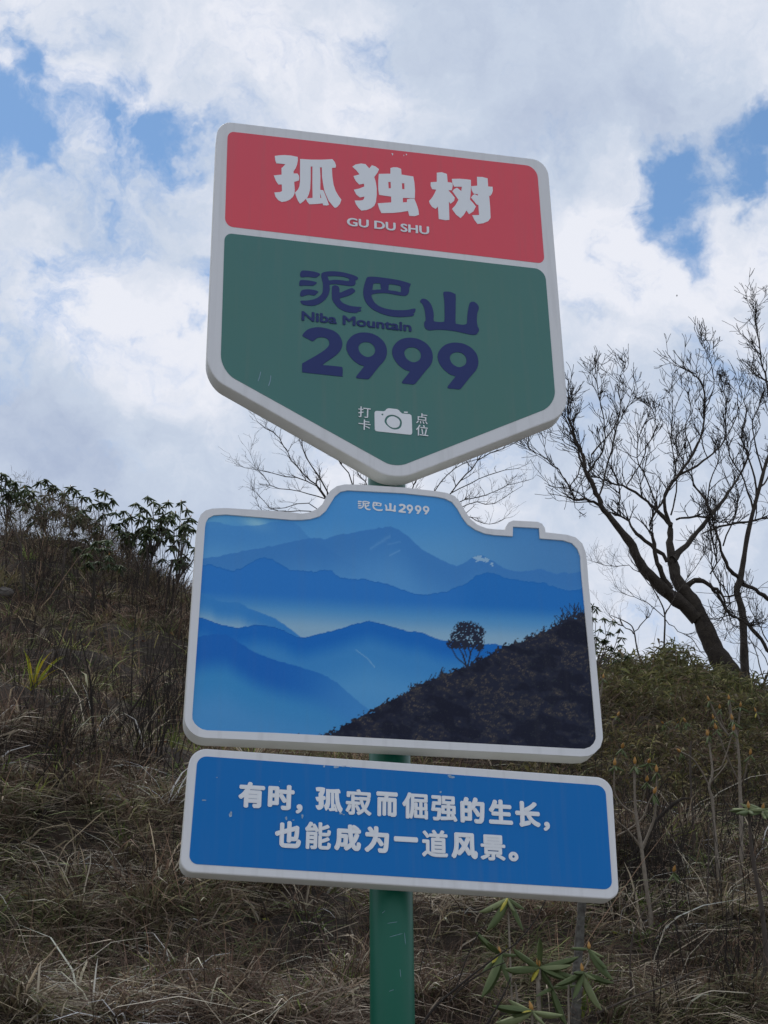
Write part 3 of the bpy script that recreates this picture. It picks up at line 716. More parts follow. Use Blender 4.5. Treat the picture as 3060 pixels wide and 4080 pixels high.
stem_plant('grey stemmed shrub with a single raised bud near the right edge', A(1200, 1280, 1)[:2], [
    [A(1200,1280,24),A(1225,1000,26),A(1225,700,26),A(1215,420,24),A(1210,250,20),A(1190,60,16),A(1160,-60,12)],
    [A(1205,400,13),A(1140,260,12),A(1085,130,12),A(1040,10,10)],
    [A(1215,420,10),A(1245,380,12),A(1265,290,12),A(1290,200,12)]], 'palestem', seed=5, leaves=3, lmesh=[LEAF[0], LEAF[2]], lscale=.8, bscale=1.3, droop=.9)
stem_plant('tall dark stem leaning at the right edge with a spreading whorl of rolled leaves', A(1330, 2090, 1)[:2], [
    [A(1330,2090,36),A(1400,1820,36),A(1405,1600,34),A(1370,1300,32),A(1330,1080,28),A(1300,880,24),A(1285,700,20),A(1280,600,16)],
    [A(1320,860,10),A(1350,740,10),A(1385,610,10)]], 'stem', seed=6, leaves=8, lscale=1.5, bscale=1.2, droop=.05, yellow=0)
Q_ = lambda x, y, w=0, *k: (1713 + x * .8119, 1992 + y * .8119, w * .8119, *k)
for k, (lab, st, n) in enumerate([
    ('pale forked shrub with tall buds standing against the bamboo at far right', [[Q_(1535,1440,16),Q_(1500,1200,15),Q_(1478,1060,12),Q_(1468,980,10)], [Q_(1500,1200,12),Q_(1430,1110,10),Q_(1370,985,8)], [Q_(1505,1180,10),Q_(1515,1090,9),Q_(1524,1015,8)], [Q_(1450,1130,8),Q_(1425,1070,8),Q_(1422,1025,7)]], 3),
    ('budding shrub with arching leaves in the middle of the bamboo', [[Q_(1370,1400,14),Q_(1340,1330,13),Q_(1290,1270,11),Q_(1230,1240,9)], [Q_(1430,1430,13),Q_(1440,1240,12),Q_(1410,1140,10),Q_(1392,1075,9)], [Q_(1310,1430,10),Q_(1318,1250,9),Q_(1300,1160,8),Q_(1256,1090,7)], [Q_(1440,1240,9),Q_(1370,1210,8),Q_(1366,1150,7)]], 5),
    ('small budding shrub nearest the photo board in the bamboo', [[Q_(1240,1230,10),Q_(1190,1150,10),Q_(1145,1098,8)], [Q_(1200,1260,9),Q_(1215,1160,8),Q_(1215,1095,7)]], 5),
    ('thin budding stem right beside the lower right corner of the photo board', [[Q_(850,1300,10),Q_(860,1180,10),Q_(890,1110,9),Q_(920,1060,8)], [Q_(850,1180,9),Q_(835,1000,8),Q_(850,875,7)]], 4),
    ('budding stem at the right edge of the photo above the tall leaning stem', [[Q_(1600,1500,14),Q_(1625,1300,12),Q_(1640,1150,9),Q_(1600,1040,7)], [Q_(1540,1440,10),Q_(1548,1330,10),Q_(1568,1250,9)]], 3)]):
    stem_plant(lab, st[0][0][:2], st, 'palestem', 'budding shrubs in the bamboo', seed=180 + k, leaves=n, lmesh=[LEAF[0], LEAF[2]], lscale=.95, bscale=1.4, droop=.9, foot_depth=14.6 + .3 * k, dY=-.4, width_scale=1.25)
# two dark crooked dead branches
stem_plant('dark crooked dead branch arching up beside the right edge of the blue board', A(350, 1170, 1)[:2], [
    [A(350,1170,26),A(385,1100,26),A(400,980,30),A(440,920,34),A(510,840,34),A(570,720,32),A(640,640,30),A(720,570,28),A(790,530,22),A(850,530,12,0)]], 'bark', name='dead_branch', cat='branch', seed=7)
stem_plant('dark horizontal dead branch on the right slope below the second budding shrub', A(1450, 880, 1)[:2], [
    [A(1450,880,14,),A(1330,890,20),A(1200,855,20),A(1090,820,18),A(1000,785,16),A(940,715,12),A(890,715,8,0)], [A(1190,860,12),A(1140,900,10),A(1125,950,8,0)]], 'bark', name='dead_branch', cat='branch', seed=8)
# thin upright twigs on the right slope
for k, (pts, lab) in enumerate([
    ([A(965,1700,10),A(970,1400,10),A(980,1000,9),A(985,700,8),A(1000,690,6,0)], 'thin straight twig rising in the middle of the right slope'),
    ([A(1060,1900,12),A(1055,1700,10),A(1060,1520,9,0)], 'thin dead twig with a pale tip low on the right slope'),
    ([A(380,2200,20),A(400,1950,18),A(395,1720,14),A(430,1500,10),A(520,1340,8,0)], 'slender twig beside the speckled trunk under the blue board'),
    ([A(1150,1640,10),A(1160,1400,9),A(1163,1150,8,0)], 'short upright twig between the grey stemmed shrub and the thin straight twig'),
    ([A(570,2212,18),A(575,2000,16),A(560,1850,10,0)], 'grey twig stub near the bottom right of the photo'),
    ([A(1160,2212,8),A(1220,1950,8),A(1310,1700,8),A(1330,1640,6,0)], 'fine slanting twig near the bottom right corner'),
    ([A(-40,2230,18),A(200,2110,18),A(420,2010,16),A(650,1930,13),A(900,1810,10),A(1030,1780,6,0)], 'long pale brown twig lying diagonally across the bottom right'),
    ([A(870,960,30),A(865,700,20),A(850,450,16),A(845,250,14),A(850,100,10,0)], 'faint grey stem standing between the first two budding shrubs')]):
    stem_plant(lab, pts[0][:2], [pts], 'stem', name='twig', cat='twig', group='single twigs on the right slope', buds=False, seed=40 + k)

B = lambda x, y, w=0, *k: (1600 + x * .5425, 3450 + y * .5425, w * .5425, *k)      # traced view below the blue board
# lichen covered trunk
stem_plant('speckled lichen covered trunk standing under the right half of the blue board', B(1270, 1240)[:2], [
    [B(1270,1240,80),B(1285,1000,74),B(1290,800,72),B(1305,550,66),B(1315,400,62),B(1325,250,58),B(1335,60,50),B(1340,-120,44),B(1380,-260,34,0)]], 'lichen', name='tree_trunk', cat='tree trunk', seed=9, buds=False)
def fg_rhodo(label, foot_px, depth, stems, whorls, seed, lscale=1.0):
    """whorls: (centre x, y, [leaf tip px ...]) traced in the lower view"""
    R = random.Random(seed)
    f = at(*foot_px, depth); foot = np.array([f[0], f[1], float(terrain(f[0], f[1])) - .05])
    root = empty('rhododendron', tuple(foot), label, 'shrub', 'evergreen shrubs under the blue board')
    for spec in stems:
        P = [at(s[0], s[1], depth) for s in spec]; r = [s[2] / FPX * np.linalg.norm(P[0] - CAM) * .5 for s in spec]
        if spec[0][:2] == foot_px: P[0] = foot
        Q = smooth_line(P, 4) if len(P) > 2 else np.array(P); rr = np.interp(np.linspace(0, len(P) - 1, len(Q)), np.arange(len(P)), r)
        T = Tubes(); T.add(Q, rr, 7); link('stem', T.mesh('stem', foot), root, MAT['palestem'])
    for (cx, cy, tips, bud) in whorls:
        c = at(cx, cy, depth)
        for (tx, ty, kind) in tips:
            t = at(tx, ty, depth + R.uniform(-.12, .02)); d = t - c
            L_ = np.linalg.norm(d)
            me = {'g': LEAF[0], 'p': LEAF[1], 'y': LEAFY, 'd': LEAF[2]}[kind]
            off = nrm(d) * .004
            lift = np.array([0, 0, .05 * L_])
            add_leaf(root, me, c + off, d + lift, L_ / .142, R.gauss(0, .35), label={'y': 'yellowing leaf'}.get(kind))
        if bud:
            o = bpy.data.objects.new('bud', BUD); COL.objects.link(o); o.parent = root
            q = Matrix.Rotation(R.gauss(0, .12), 4, 'Y') @ Matrix.Scale(bud, 4); q.translation = Vector(c) - root.location; o.matrix_local = q
Bt = lambda L_: [(*B(x, y)[:2], k) for x, y, k in L_]
fg_rhodo('evergreen shrub whose topmost leaves hang from right under the blue board edge', B(790, 700)[:2], 6.7, [[B(790,700,14),B(790,500,14),B(785,340,12),B(780,235,12)]],
         [(*B(780,230)[:2], Bt([(570,330,'p'),(618,435,'g'),(700,330,'y'),(840,330,'p'),(905,300,'g'),(955,470,'d')]), 0)], 61)
fg_rhodo('evergreen shrub with a yellow bud and long rolled leaves, left of the other low rosettes', B(870, 1100)[:2], 6.5, [[B(870,1100,16),B(850,980,16),B(810,870,15),B(770,760,15),B(725,650,14)]],
         [(*B(722,645)[:2], Bt([(565,475,'g'),(600,540,'d'),(795,595,'y'),(560,760,'d'),(548,945,'g'),(865,885,'d'),(660,700,'y'),(850,640,'g')]), 1.0)], 62)
fg_rhodo('central evergreen shrub with one upright broad leaf and an orange bud', B(1000, 1060)[:2], 6.4, [[B(1000,1060,34),B(1005,950,32),B(1012,850,30),B(1012,760,28)]],
         [(*B(1010,740)[:2], Bt([(840,590,'g'),(985,500,'d'),(765,725,'g'),(850,740,'p'),(1255,720,'p'),(1275,650,'g'),(1290,790,'g'),(1210,815,'g'),(945,845,'y'),(1120,915,'g'),(800,760,'d')]), 1.35),
          (*B(1110,890)[:2], Bt([(1240,1150,'g'),(1270,860,'g'),(960,925,'d')]), 0)], 63)
fg_rhodo('evergreen shrub in front of the speckled trunk with two orange buds', B(1180, 1060)[:2], 6.2, [[B(1180,1060,17),B(1225,960,16),B(1280,860,16),B(1325,780,14)], [B(1325,780,12),B(1372,700,13),B(1378,620,12)]],
         [(*B(1330,775)[:2], Bt([(1430,830,'p'),(1548,835,'g'),(1250,770,'g'),(1490,1055,'p'),(1405,925,'d'),(1120,860,'g'),(1210,960,'d')]), 1.1),
          (*B(1378,610)[:2], Bt([(1490,665,'p'),(1510,730,'g'),(1565,805,'g'),(1220,570,'d')]), 1.0)], 64)
fg_rhodo('lowest evergreen rosette with pale leaves at the bottom of the photo', B(960, 1200)[:2], 6.0, [[B(960,1240,18),B(960,1150,17),B(960,1070,15)]],
         [(*B(958,1062)[:2], Bt([(785,970,'p'),(670,1010,'g'),(810,1080,'g'),(685,1140,'p'),(1190,1085,'p'),(1060,1160,'p'),(1010,1120,'g'),(870,1050,'y')]), 1.2)], 65)
# long brown twigs crossing below the board
for k, (pts, lab) in enumerate([
    ([B(150,1161,22),B(260,1020,20),B(400,900,18),B(560,770,16),B(720,650,14),B(850,560,12),B(980,400,10),B(1060,245,8,0)], 'dark brown twig rising from the bottom centre up to the blue board'),
    ([B(350,1000,12),B(480,860,12),B(640,760,10),B(760,710,8,0)], 'short brown twig crossing left of the low rosettes'),
    ([B(400,900,9),B(470,700,9),B(540,540,8),B(620,420,7),B(670,310,5,0)], 'thin dark twig forking up toward the hanging leaves'),
    ([B(130,800,7),B(160,650,7),B(200,480,6),B(215,220,5,0)], 'fine upright twig just right of the green pole'),
    ([B(630,1161,16),B(720,1000,14),B(770,900,10),B(800,820,8,0)], 'grey twig beneath the yellow bud rosette')]):
    stem_plant(lab, pts[0][:2], [pts], 'twig', name='twig', cat='twig', group='twigs under the blue board', buds=False, seed=70 + k, foot_depth=5.9, dY=0)

# left slope saplings and branches
LZ = lambda x, y, w=0, *k: (x * .4822, 2300 + y * .4822, w * .4822, *k)
Zs = lambda x, y, w=0, *k: (x * .5425, 1800 + y * .5425, w * .5425, *k)
lst = [
 ('thin forked sapling standing nearest the left edge of the photo', [[Zs(172,1180,22),Zs(175,1050,20),Zs(170,900,18),Zs(158,760,16),Zs(152,690,14),Zs(115,600,11),Zs(80,500,9),Zs(60,400,6,0)], [Zs(152,690,10),Zs(160,620,9),Zs(150,540,7),Zs(150,460,5,0)]], 'stem'),
 ('dark sapling stem below the pale hanging leaves', [[Zs(655,1290,30),Zs(670,1150,30),Zs(690,1040,26),Zs(690,940,18),Zs(700,880,12,0)]], 'bark'),
 ('straight dark stem under the bright gap in the skyline shrubs', [[Zs(1065,1100,26),Zs(1078,1000,26),Zs(1085,900,22),Zs(1080,780,16),Zs(1080,660,10,0)]], 'bark'),
 ('pair of stems next to the photo board under the largest skyline shrub', [[Zs(1190,1260,30),Zs(1215,1100,26),Zs(1240,950,22),Zs(1265,800,18,0)], [Zs(1240,1230,24),Zs(1270,1060,20),Zs(1275,930,16,0)]], 'bark'),
 ('grey leaning stem left of the pale hanging leaves', [[Zs(440,1080,26),Zs(455,960,26),Zs(465,840,20),Zs(480,700,12,0)]], 'stem'),
 ('slim stem with one side twig between the dark sapling and the bright gap', [[Zs(765,1230,20),Zs(765,1100,18),Zs(750,980,12,0)]], 'bark'),
 ('bare whip like stem halfway up the left slope', [[LZ(800,1560,30),LZ(760,1100,26),LZ(745,850,16),LZ(700,640,12),LZ(655,480,9,0)], [LZ(750,1000,9),LZ(820,700,6),LZ(850,480,4,0)]], 'twig'),
 ('long dark stem slanting up to the right toward the photo board', [[LZ(880,1400,34),LZ(980,1250,28),LZ(1080,1110,22),LZ(1200,940,16),LZ(1260,860,10,0)]], 'bark'),
 ('thin slanting twig pointing at the lower left of the photo board', [[LZ(1080,1110,12),LZ(1250,880,10),LZ(1400,740,8),LZ(1510,590,5,0)]], 'twig'),
 ('dark twig standing at the lower left with a hooked foot', [[LZ(400,1866,30),LZ(480,1690,24),LZ(560,1560,18),LZ(640,1420,12,0)], [LZ(380,1400,14),LZ(440,1250,12),LZ(500,1100,10),LZ(565,955,8,0)]], 'bark'),
 ('crooked twig rising next to the lower corner of the photo board', [[LZ(1350,1760,12),LZ(1300,1640,10),LZ(1270,1600,8,0)], [LZ(1520,1700,10),LZ(1400,1560,9),LZ(1330,1450,8,0)]], 'twig'),
 ('thin curved stem right of the whip like stem on the left slope', [[LZ(1090,1250,14),LZ(1085,900,12),LZ(1100,600,10),LZ(1120,330,8),LZ(1150,210,5,0)]], 'twig'),
 ('wavy thin stem close to the left edge of the photo board', [[LZ(1540,650,12),LZ(1500,500,10),LZ(1495,300,9),LZ(1500,150,6,0)]], 'twig'),
]
for k, (lab, st, mt) in enumerate(lst):
    stem_plant(lab, st[0][0][:2], st, mt, name='sapling', cat='sapling', group='bare saplings on the left slope', buds=False, seed=90 + k, dY=-.3)
stem_plant('long dark dead branch lying diagonally across the left slope', LZ(-60, 1310)[:2], [[LZ(-60,1310,30),LZ(150,1190,30),LZ(380,1080,28),LZ(560,1000,28),LZ(700,945,30),LZ(830,910,26),LZ(960,880,18,0)],
           [LZ(560,1010,9),LZ(640,960,8),LZ(720,960,6,0)]], 'bark', name='dead_branch', cat='branch', buds=False, seed=120, lie=.25)
stem_plant('thinner dead branch just below the long diagonal one', LZ(230, 1420)[:2], [[LZ(230,1420,12),LZ(450,1270,13),LZ(620,1130,13),LZ(760,1010,13),LZ(860,910,8,0)]], 'bark', name='dead_branch', cat='branch', buds=False, seed=121, lie=.2)
stem_plant('arched grey branch at the left edge under the forked sapling', LZ(-40, 310)[:2], [[LZ(-40,310,10),LZ(60,240,12),LZ(180,205,12),LZ(350,205,10),LZ(460,240,6,0)]], 'stem', name='dead_branch', cat='branch', buds=False, seed=122, lie=.2)
stem_plant('fine twig crossing behind the bright yellow green grass clump', LZ(30, 755)[:2], [[LZ(30,755,9),LZ(160,780,10),LZ(280,860,10),LZ(380,950,9),LZ(450,1040,6,0)]], 'twig', name='twig', cat='twig', buds=False, seed=123, lie=.2)
D_ = lambda x, y, w=0, *k: (x * .9042, 2900 + y * .9042, w * .9042, *k)
for k, (pts, lab, mt) in enumerate([
    ([D_(-20,560,12),D_(90,520,10),D_(160,440,8),D_(220,320,7),D_(270,210,5,0)], 'dark twig sweeping up from the left edge low on the slope', 'bark'),
    ([D_(100,580,7),D_(180,570,8),D_(250,560,6,0)], 'short pale twig at the left edge near the bottom', 'palestem'),
    ([D_(640,730,5),D_(670,620,6),D_(700,520,5,0)], 'short dark twig left of the blue board corner', 'bark'),
    ([D_(260,750,3),D_(400,735,4),D_(470,720,3,0)], 'thin straight straw lying level on the lower left slope', 'palestem'),
    ([D_(570,780,5),D_(590,920,6),D_(650,1050,5),D_(680,1130,4,0)], 'bent pale stalk hanging in the lower left grass', 'palestem'),
    ([D_(880,1215,7),D_(960,1130,6),D_(1040,1050,5),D_(1085,1005,4,0)], 'broken V of straw near the bottom centre', 'palestem'),
    ([D_(745,960,5),D_(760,800,6),D_(800,680,4,0)], 'pale stalk leaning under the left corner of the blue board', 'palestem'),
    ([D_(70,1270,8),D_(200,1230,8),D_(340,1180,7),D_(520,1170,5,0)], 'brown twig lying across the bottom left corner', 'bark'),
    ([D_(1540,870,8),D_(1560,940,8),D_(1545,1000,6,0)], 'short white stalk left of the green pole', 'palestem')]):
    stem_plant(lab, pts[0][:2], [pts], mt, name='twig', cat='twig', group='twigs low on the left slope', buds=False, seed=140 + k, lie=.12)

# bush of many upright dark shoots, left of the blue board
def shoot_bush(label, foot_px, n, h, seed, spread=.45, matn='twig', tilt=.25):
    R = random.Random(seed); f = hit(*foot_px); foot = np.array([f[0], f[1], float(terrain(f[0], f[1])) - .03])
    root = empty('bare_bush', tuple(foot), label, 'bush', 'leafless bushes on the slope')
    T = Tubes()
    for k in range(n):
        p = foot + np.array([R.gauss(0, spread * .4), R.gauss(0, spread * .3), 0]); p[2] = float(terrain(p[0], p[1]))
        grow(T, p, (R.gauss(0, tilt), -.15 + R.gauss(0, tilt), 1), h * R.uniform(.5, 1.2), .0075, 2 if R.random() < .5 else 1, up=.5, rnd=.3, nseg=5, kids=(2, 2), rmin=.0025, spread=.4, shrink=.5, R=R)
    o = link('shoots', T.mesh('shoots', foot), root, MAT[matn]); tag(o, kind='stuff')
    return root
shoot_bush('leafless bush of many dark shoots left of the photo board lower corner', LZ(1170, 1560)[:2], 46, 1.15, 160)
shoot_bush('dark low bush above the grassy bank on the left', LZ(560, 1560)[:2], 40, .8, 161, .6, tilt=.5)
shoot_bush('leafless bush of brown shoots high on the left slope', LZ(1300, 400)[:2], 50, 1.0, 162, .9)
shoot_bush('brown leafless bush behind the bright yellow green grass clump', LZ(330, 850)[:2], 44, .8, 171, .9, tilt=.4)
shoot_bush('dark leafless bush beside the lower left corner of the photo board', LZ(1450, 1250)[:2], 40, .8, 172, .6, tilt=.35)
shoot_bush('tangled leafless bush at the left edge halfway down the slope', D_(90, 330)[:2], 36, .6, 173, .8, tilt=.5)
shoot_bush('low leafless bush in the grass under the left end of the blue board', D_(700, 760)[:2], 26, .45, 174, .6, tilt=.5)
shoot_bush('dark leafless bush right of the blue board', A(420, 1000)[:2], 40, .9, 175, .7, tilt=.35)
shoot_bush('leafless bush under the horizontal dead branch on the right', A(1180, 1000)[:2], 40, .9, 176, .9, tilt=.35)
shoot_bush('sparse leafless bush under the forked sapling', LZ(150, 1250)[:2], 20, .7, 163, .7, tilt=.4)
shoot_bush('thin leafless bush behind the speckled trunk', A(250, 1500)[:2], 26, .9, 164, .7)
shoot_bush('leafless bush in the middle of the right slope', A(800, 1500)[:2], 30, 1.0, 165, .9)
shoot_bush('leafless bush low in the right corner', A(1150, 2100)[:2], 26, .9, 166, .8)
shoot_bush('leafless bush at the top left below the skyline', LZ(300, 300)[:2], 60, 1.1, 167, 1.4)
shoot_bush('leafless bush just left of the green pole', D_(1380, 1150)[:2], 22, .6, 168, .6, tilt=.5)

# small things on the slope
def stone(label, px, size, seed, m='stone', sq=(1, .7, .6), name='stone', cat='stone'):
    import bmesh
    R = random.Random(seed); p = hit(*px); p[2] = float(terrain(p[0], p[1]))
    bm = bmesh.new(); bmesh.ops.create_icosphere(bm, subdivisions=3, radius=1)
    for v in bm.verts:
        c = v.co; k = 1 + .35 * (float(vnoise(c.x * 1.7 + seed, c.y * 1.7 + c.z * 2.1)) - .5) + .12 * (float(vnoise(c.x * 5 + seed, c.z * 5 + c.y * 3)) - .5)
        v.co = Vector((c.x * sq[0], c.y * sq[1], c.z * sq[2])) * k * size
    me = bpy.data.meshes.new(name); bm.to_mesh(me); bm.free()
    o = link(name, me, mat=MAT[m], loc=tuple(p)); o.rotation_euler = (.3, R.uniform(-.4, .4), R.uniform(0, 3))
    return tag(o, label, cat)
stone('pale rock at the left edge under the skyline shrubs', Zs(30, 1070)[:2], .17, 1, sq=(1, .5, .45))
stone('pale flat piece of wood lying in the grass below the low hanging shrub', Zs(455, 1285)[:2], .10, 2, sq=(1, .4, .35), name='wood_chunk', cat='wood')
stone('long rotten log piece left of the whip like stem', Zs(295, 1420)[:2], .15, 3, 'palestem', (.4, .4, 1.1), 'log', 'log')
def grass_clump(label, px, n, L_, colors, seed, depth=None, w=.014, droop=.25, name='grass_clump', tilt=.35):
    R = np.random.default_rng(seed); p = hit(*px) if depth is None else at(*px, depth); p = np.array([p[0], p[1], float(terrain(p[0], p[1])) - .02])
    V = []; F = []; C = []
    for k in range(n):
        a = R.random() * 6.28; t = abs(R.normal(0, tilt)); d = np.array([math.cos(a) * math.sin(t), math.sin(a) * math.sin(t), math.cos(t)]); l = L_ * R.uniform(.55, 1.1)
        out = np.array([math.cos(a), math.sin(a), 0]); side = np.array([-math.sin(a) * .5 + .6, .3, 0]) * w * .5; c = colors[R.integers(len(colors))]
        for s in range(6):
            q = s / 5; pt = d * l * q + out * l * .3 * droop * q * q * 2 - np.array([0, 0, 1]) * l * droop * q ** 3; ww = (1 - q ** 2) * .95 + .05
            V += [pt - side * ww, pt + side * ww]; C += [c, c]
        b = k * 12
        F += [(b + 2 * s, b + 2 * s + 1, b + 2 * s + 3, b + 2 * s + 2) for s in range(5)]
    o = link(name, mesh_np(name, V, F, np.array(C)), mat=MAT['grass'], loc=tuple(p)); return tag(o, label, 'grass', 'bright grass clumps')
grass_clump('bright yellow green grass clump at the left, above the long diagonal branch', Zs(235, 1750)[:2], 16, .62, [(.35, .38, .04), (.42, .34, .03), (.30, .36, .05)], 5, w=.028, tilt=.45)
grass_clump('green grass clump at the foot of the low bush on the left', LZ(460, 1640)[:2], 26, .42, [(.16, .24, .05), (.12, .2, .05)], 6)
grass_clump('green grass clump under the left end of the blue board', D_(530, 540)[:2], 26, .34, [(.16, .22, .05), (.12, .17, .05)], 7)
grass_clump('green grass clump at the bottom left edge', D_(110, 1060)[:2], 30, .32, [(.14, .2, .05), (.10, .16, .05)], 8)
grass_clump('orange spiky leaf standing at the bottom left of the photo', D_(262, 1310)[:2], 5, .30, [(.36, .22, .05), (.30, .17, .04)], 9, w=.05, tilt=.12, name='leaf_spike')
grass_clump('green grass clump below the low rosettes at the bottom', B(1330, 1150)[:2], 14, .5, [(.18, .24, .05), (.12, .18, .05)], 10, w=.016, tilt=.2)
grass_clump('yellow green grass clump under the wavy stem beside the photo board', LZ(1420, 1420)[:2], 24, .4, [(.2, .24, .05), (.14, .18, .05)], 11)
def herb(label, px, n, r, seed, mt='leafpale', ls=.35):
    R = random.Random(seed); p = hit(*px); p = np.array([p[0], p[1], float(terrain(p[0], p[1]))])
    root = empty('herb', tuple(p), label, 'plant', 'small grey green herbs')
    T = Tubes()
    V = []
    for k in range(n):
        q = p + np.array([R.gauss(0, r), R.gauss(0, r * .5), abs(R.gauss(0, r * .7)) + .03]); T.add([p + np.array([R.gauss(0, .02), 0, 0]), (p + q) / 2 + np.array([0, 0, .01]), q], [.003, .0025, .002], 4)
        for j in range(6):
            a = R.random() * 6.28; add_leaf(root, LEAF[1], q, (math.cos(a), math.sin(a), R.uniform(.1, .9)), ls * R.uniform(.7, 1.2))
    link('stem', T.mesh('stem', p), root, MAT['stem'])
herb('pale grey green herb in the grass left of the green pole', D_(1310, 880)[:2], 7, .12, 1)
herb('pale herb clump right of the speckled trunk', B(1400, 470)[:2], 8, .16, 2)
herb('pale herb clump left of the speckled trunk near the bottom right', A(350, 1740)[:2], 5, .10, 3)
herb('small pale herb on the right slope below the budding shrubs', A(1050, 1590)[:2], 5, .12, 4)
# dry leaves lying about
def litter():
    g = np.random.default_rng(77); n = 2600
    Y = g.uniform(4.2, 19, n); X = CAM[0] + (Y - CAM[1]) * (.205 + g.uniform(-.34, .34, n)); Z = terrain(X, Y) + g.uniform(.02, .16, n)
    c = np.stack([X, Y, Z], -1); a = g.normal(0, 1, (n, 3)); a /= np.linalg.norm(a, axis=1, keepdims=True); b = np.cross(a, g.normal(0, 1, (n, 3))); b /= np.linalg.norm(b, axis=1, keepdims=True)
    s = g.uniform(.02, .055, n)[:, None]
    V = np.stack([c - a * s, c - b * s * .4, c + a * s, c + b * s * .4], 1).reshape(-1, 3)
    pal = np.array([(.16, .075, .04), (.22, .12, .05), (.12, .06, .04), (.26, .22, .16), (.12, .15, .05), (.25, .24, .05)])
    col = np.repeat(pal[g.integers(0, 6, n)], 4, axis=0)
    o = link('leaf_litter', mesh_np('leaf_litter', V, np.arange(4 * n).reshape(-1, 4), col), mat=MAT['grass']); tag(o, 'brown and yellow fallen leaves caught in the grass', kind='stuff')
litter()

# ------------------------------------------------------------------ the signpost
def PL(x, y, depth=0.0):
    p = at(x, y, 0.0); return (p[0], p[2])
def fillet(corners, seg=8):
    """corners: (x, y, t) photo pixels; t tangent length of the rounded corner"""
    out = []; n = len(corners)
    for i in range(n):
        p = np.array(corners[i][:2], float); a = np.array(corners[i - 1][:2], float); b = np.array(corners[(i + 1) % n][:2], float); t = corners[i][2]
        if t == 0: out.append(tuple(p)); continue
        pa = p + nrm(a - p) * t; pb = p + nrm(b - p) * t
        w = .72
        for k in range(seg + 1):
            s = k / seg; den = (1 - s) ** 2 + 2 * w * s * (1 - s) + s * s
            out.append(tuple(((1 - s) ** 2 * pa + 2 * w * s * (1 - s) * p + s * s * pb) / den))
    return out
def closed_smooth(P, k=4):
    P = np.asarray(P, float); n = len(P); out = []
    for i in range(n):
        p0, p1, p2, p3 = P[i - 1], P[i], P[(i + 1) % n], P[(i + 2) % n]
        for t in np.arange(k) / k:
            out.append(tuple(.5 * ((2 * p1) + (p2 - p0) * t + (2 * p0 - 5 * p1 + 4 * p2 - p3) * t * t + (3 * p1 - p0 - 3 * p2 + p3) * t ** 3)))
    return out
def slab(name, loops, y_front, thick, material, parent, bevel=0.0, side=None):
    """loops: closed 2D outlines in the (x, z) plane of the sign, holes by even-odd rule; extruded away from the viewer"""
    cu = bpy.data.curves.new(name, 'CURVE'); cu.dimensions = '2D'; cu.fill_mode = 'BOTH'
    for lp in loops:
        sp = cu.splines.new('POLY'); sp.points.add(len(lp) - 1)
        for i, (x, z) in enumerate(lp): sp.points[i].co = (x, z, 0, 1)
        sp.use_cyclic_u = True
    cu.extrude = thick / 2
    cu.bevel_depth = bevel; cu.bevel_resolution = 2
    if bevel: cu.offset = -bevel; cu.extrude = thick / 2 - bevel
    tmp = bpy.data.objects.new('tmp', cu)
    me = bpy.data.meshes.new_from_object(tmp)
    bpy.data.objects.remove(tmp); bpy.data.curves.remove(cu)
    n = len(me.vertices); co = np.empty(n * 3, dtype=np.float32); me.vertices.foreach_get('co', co); co = co.reshape(-1, 3)
    new = np.stack([co[:, 0], y_front + thick / 2 - co[:, 2], co[:, 1]], -1)
    me.vertices.foreach_set('co', new.ravel().astype(np.float32)); me.name = name; me.update()
    o = link(name, me, parent, MAT[material])
    if side:
        me.materials.append(MAT[side])
        for p in me.polygons:
            if abs(p.normal[1]) < .7: p.material_index = 1
    return o
def text_mesh(ch, r):
    """flat glyph mesh, thickened by laying shifted copies over each other"""
    cu = bpy.data.curves.new('t', 'FONT'); cu.body = ch; cu.size = 1.0; cu.resolution_u = 4
    cu.fill_mode = 'FRONT'
    tmp = bpy.data.objects.new('tmp', cu); COL.objects.link(tmp)
    bpy.context.view_layer.update()
    dg = bpy.context.evaluated_depsgraph_get()
    me = bpy.data.meshes.new_from_object(tmp.evaluated_get(dg))
    bpy.data.objects.remove(tmp); bpy.data.curves.remove(cu)
    n = len(me.vertices); co = np.empty(n * 3, dtype=np.float32); me.vertices.foreach_get('co', co); co = co.reshape(-1, 3)[:, :2]
    me.calc_loop_triangles(); t = np.empty(len(me.loop_triangles) * 3, dtype=np.int32); me.loop_triangles.foreach_get('vertices', t); t = t.reshape(-1, 3)
    bpy.data.meshes.remove(me)
    V = []; F = []; D = []
    m = 8
    for k in range(m):
        a = 2 * math.pi * (k + .5) / m
        V.append(co + np.array([math.cos(a), math.sin(a)]) * r); F.append(t + n * k); D.append(np.full(n, k * .00015))
    V.append(co); F.append(t + n * m); D.append(np.full(n, m * .00015))
    V = np.concatenate(V); F = np.concatenate(F); D = np.concatenate(D)
    g = np.random.default_rng(5); D = np.repeat(D[F[:, 0]] + g.random(len(F)) * .00012, 3); V = V[F.ravel()]
    return V, np.arange(len(V)).reshape(-1, 3), D
LET = -.0012     # lettering stands a millimetre proud of its panel
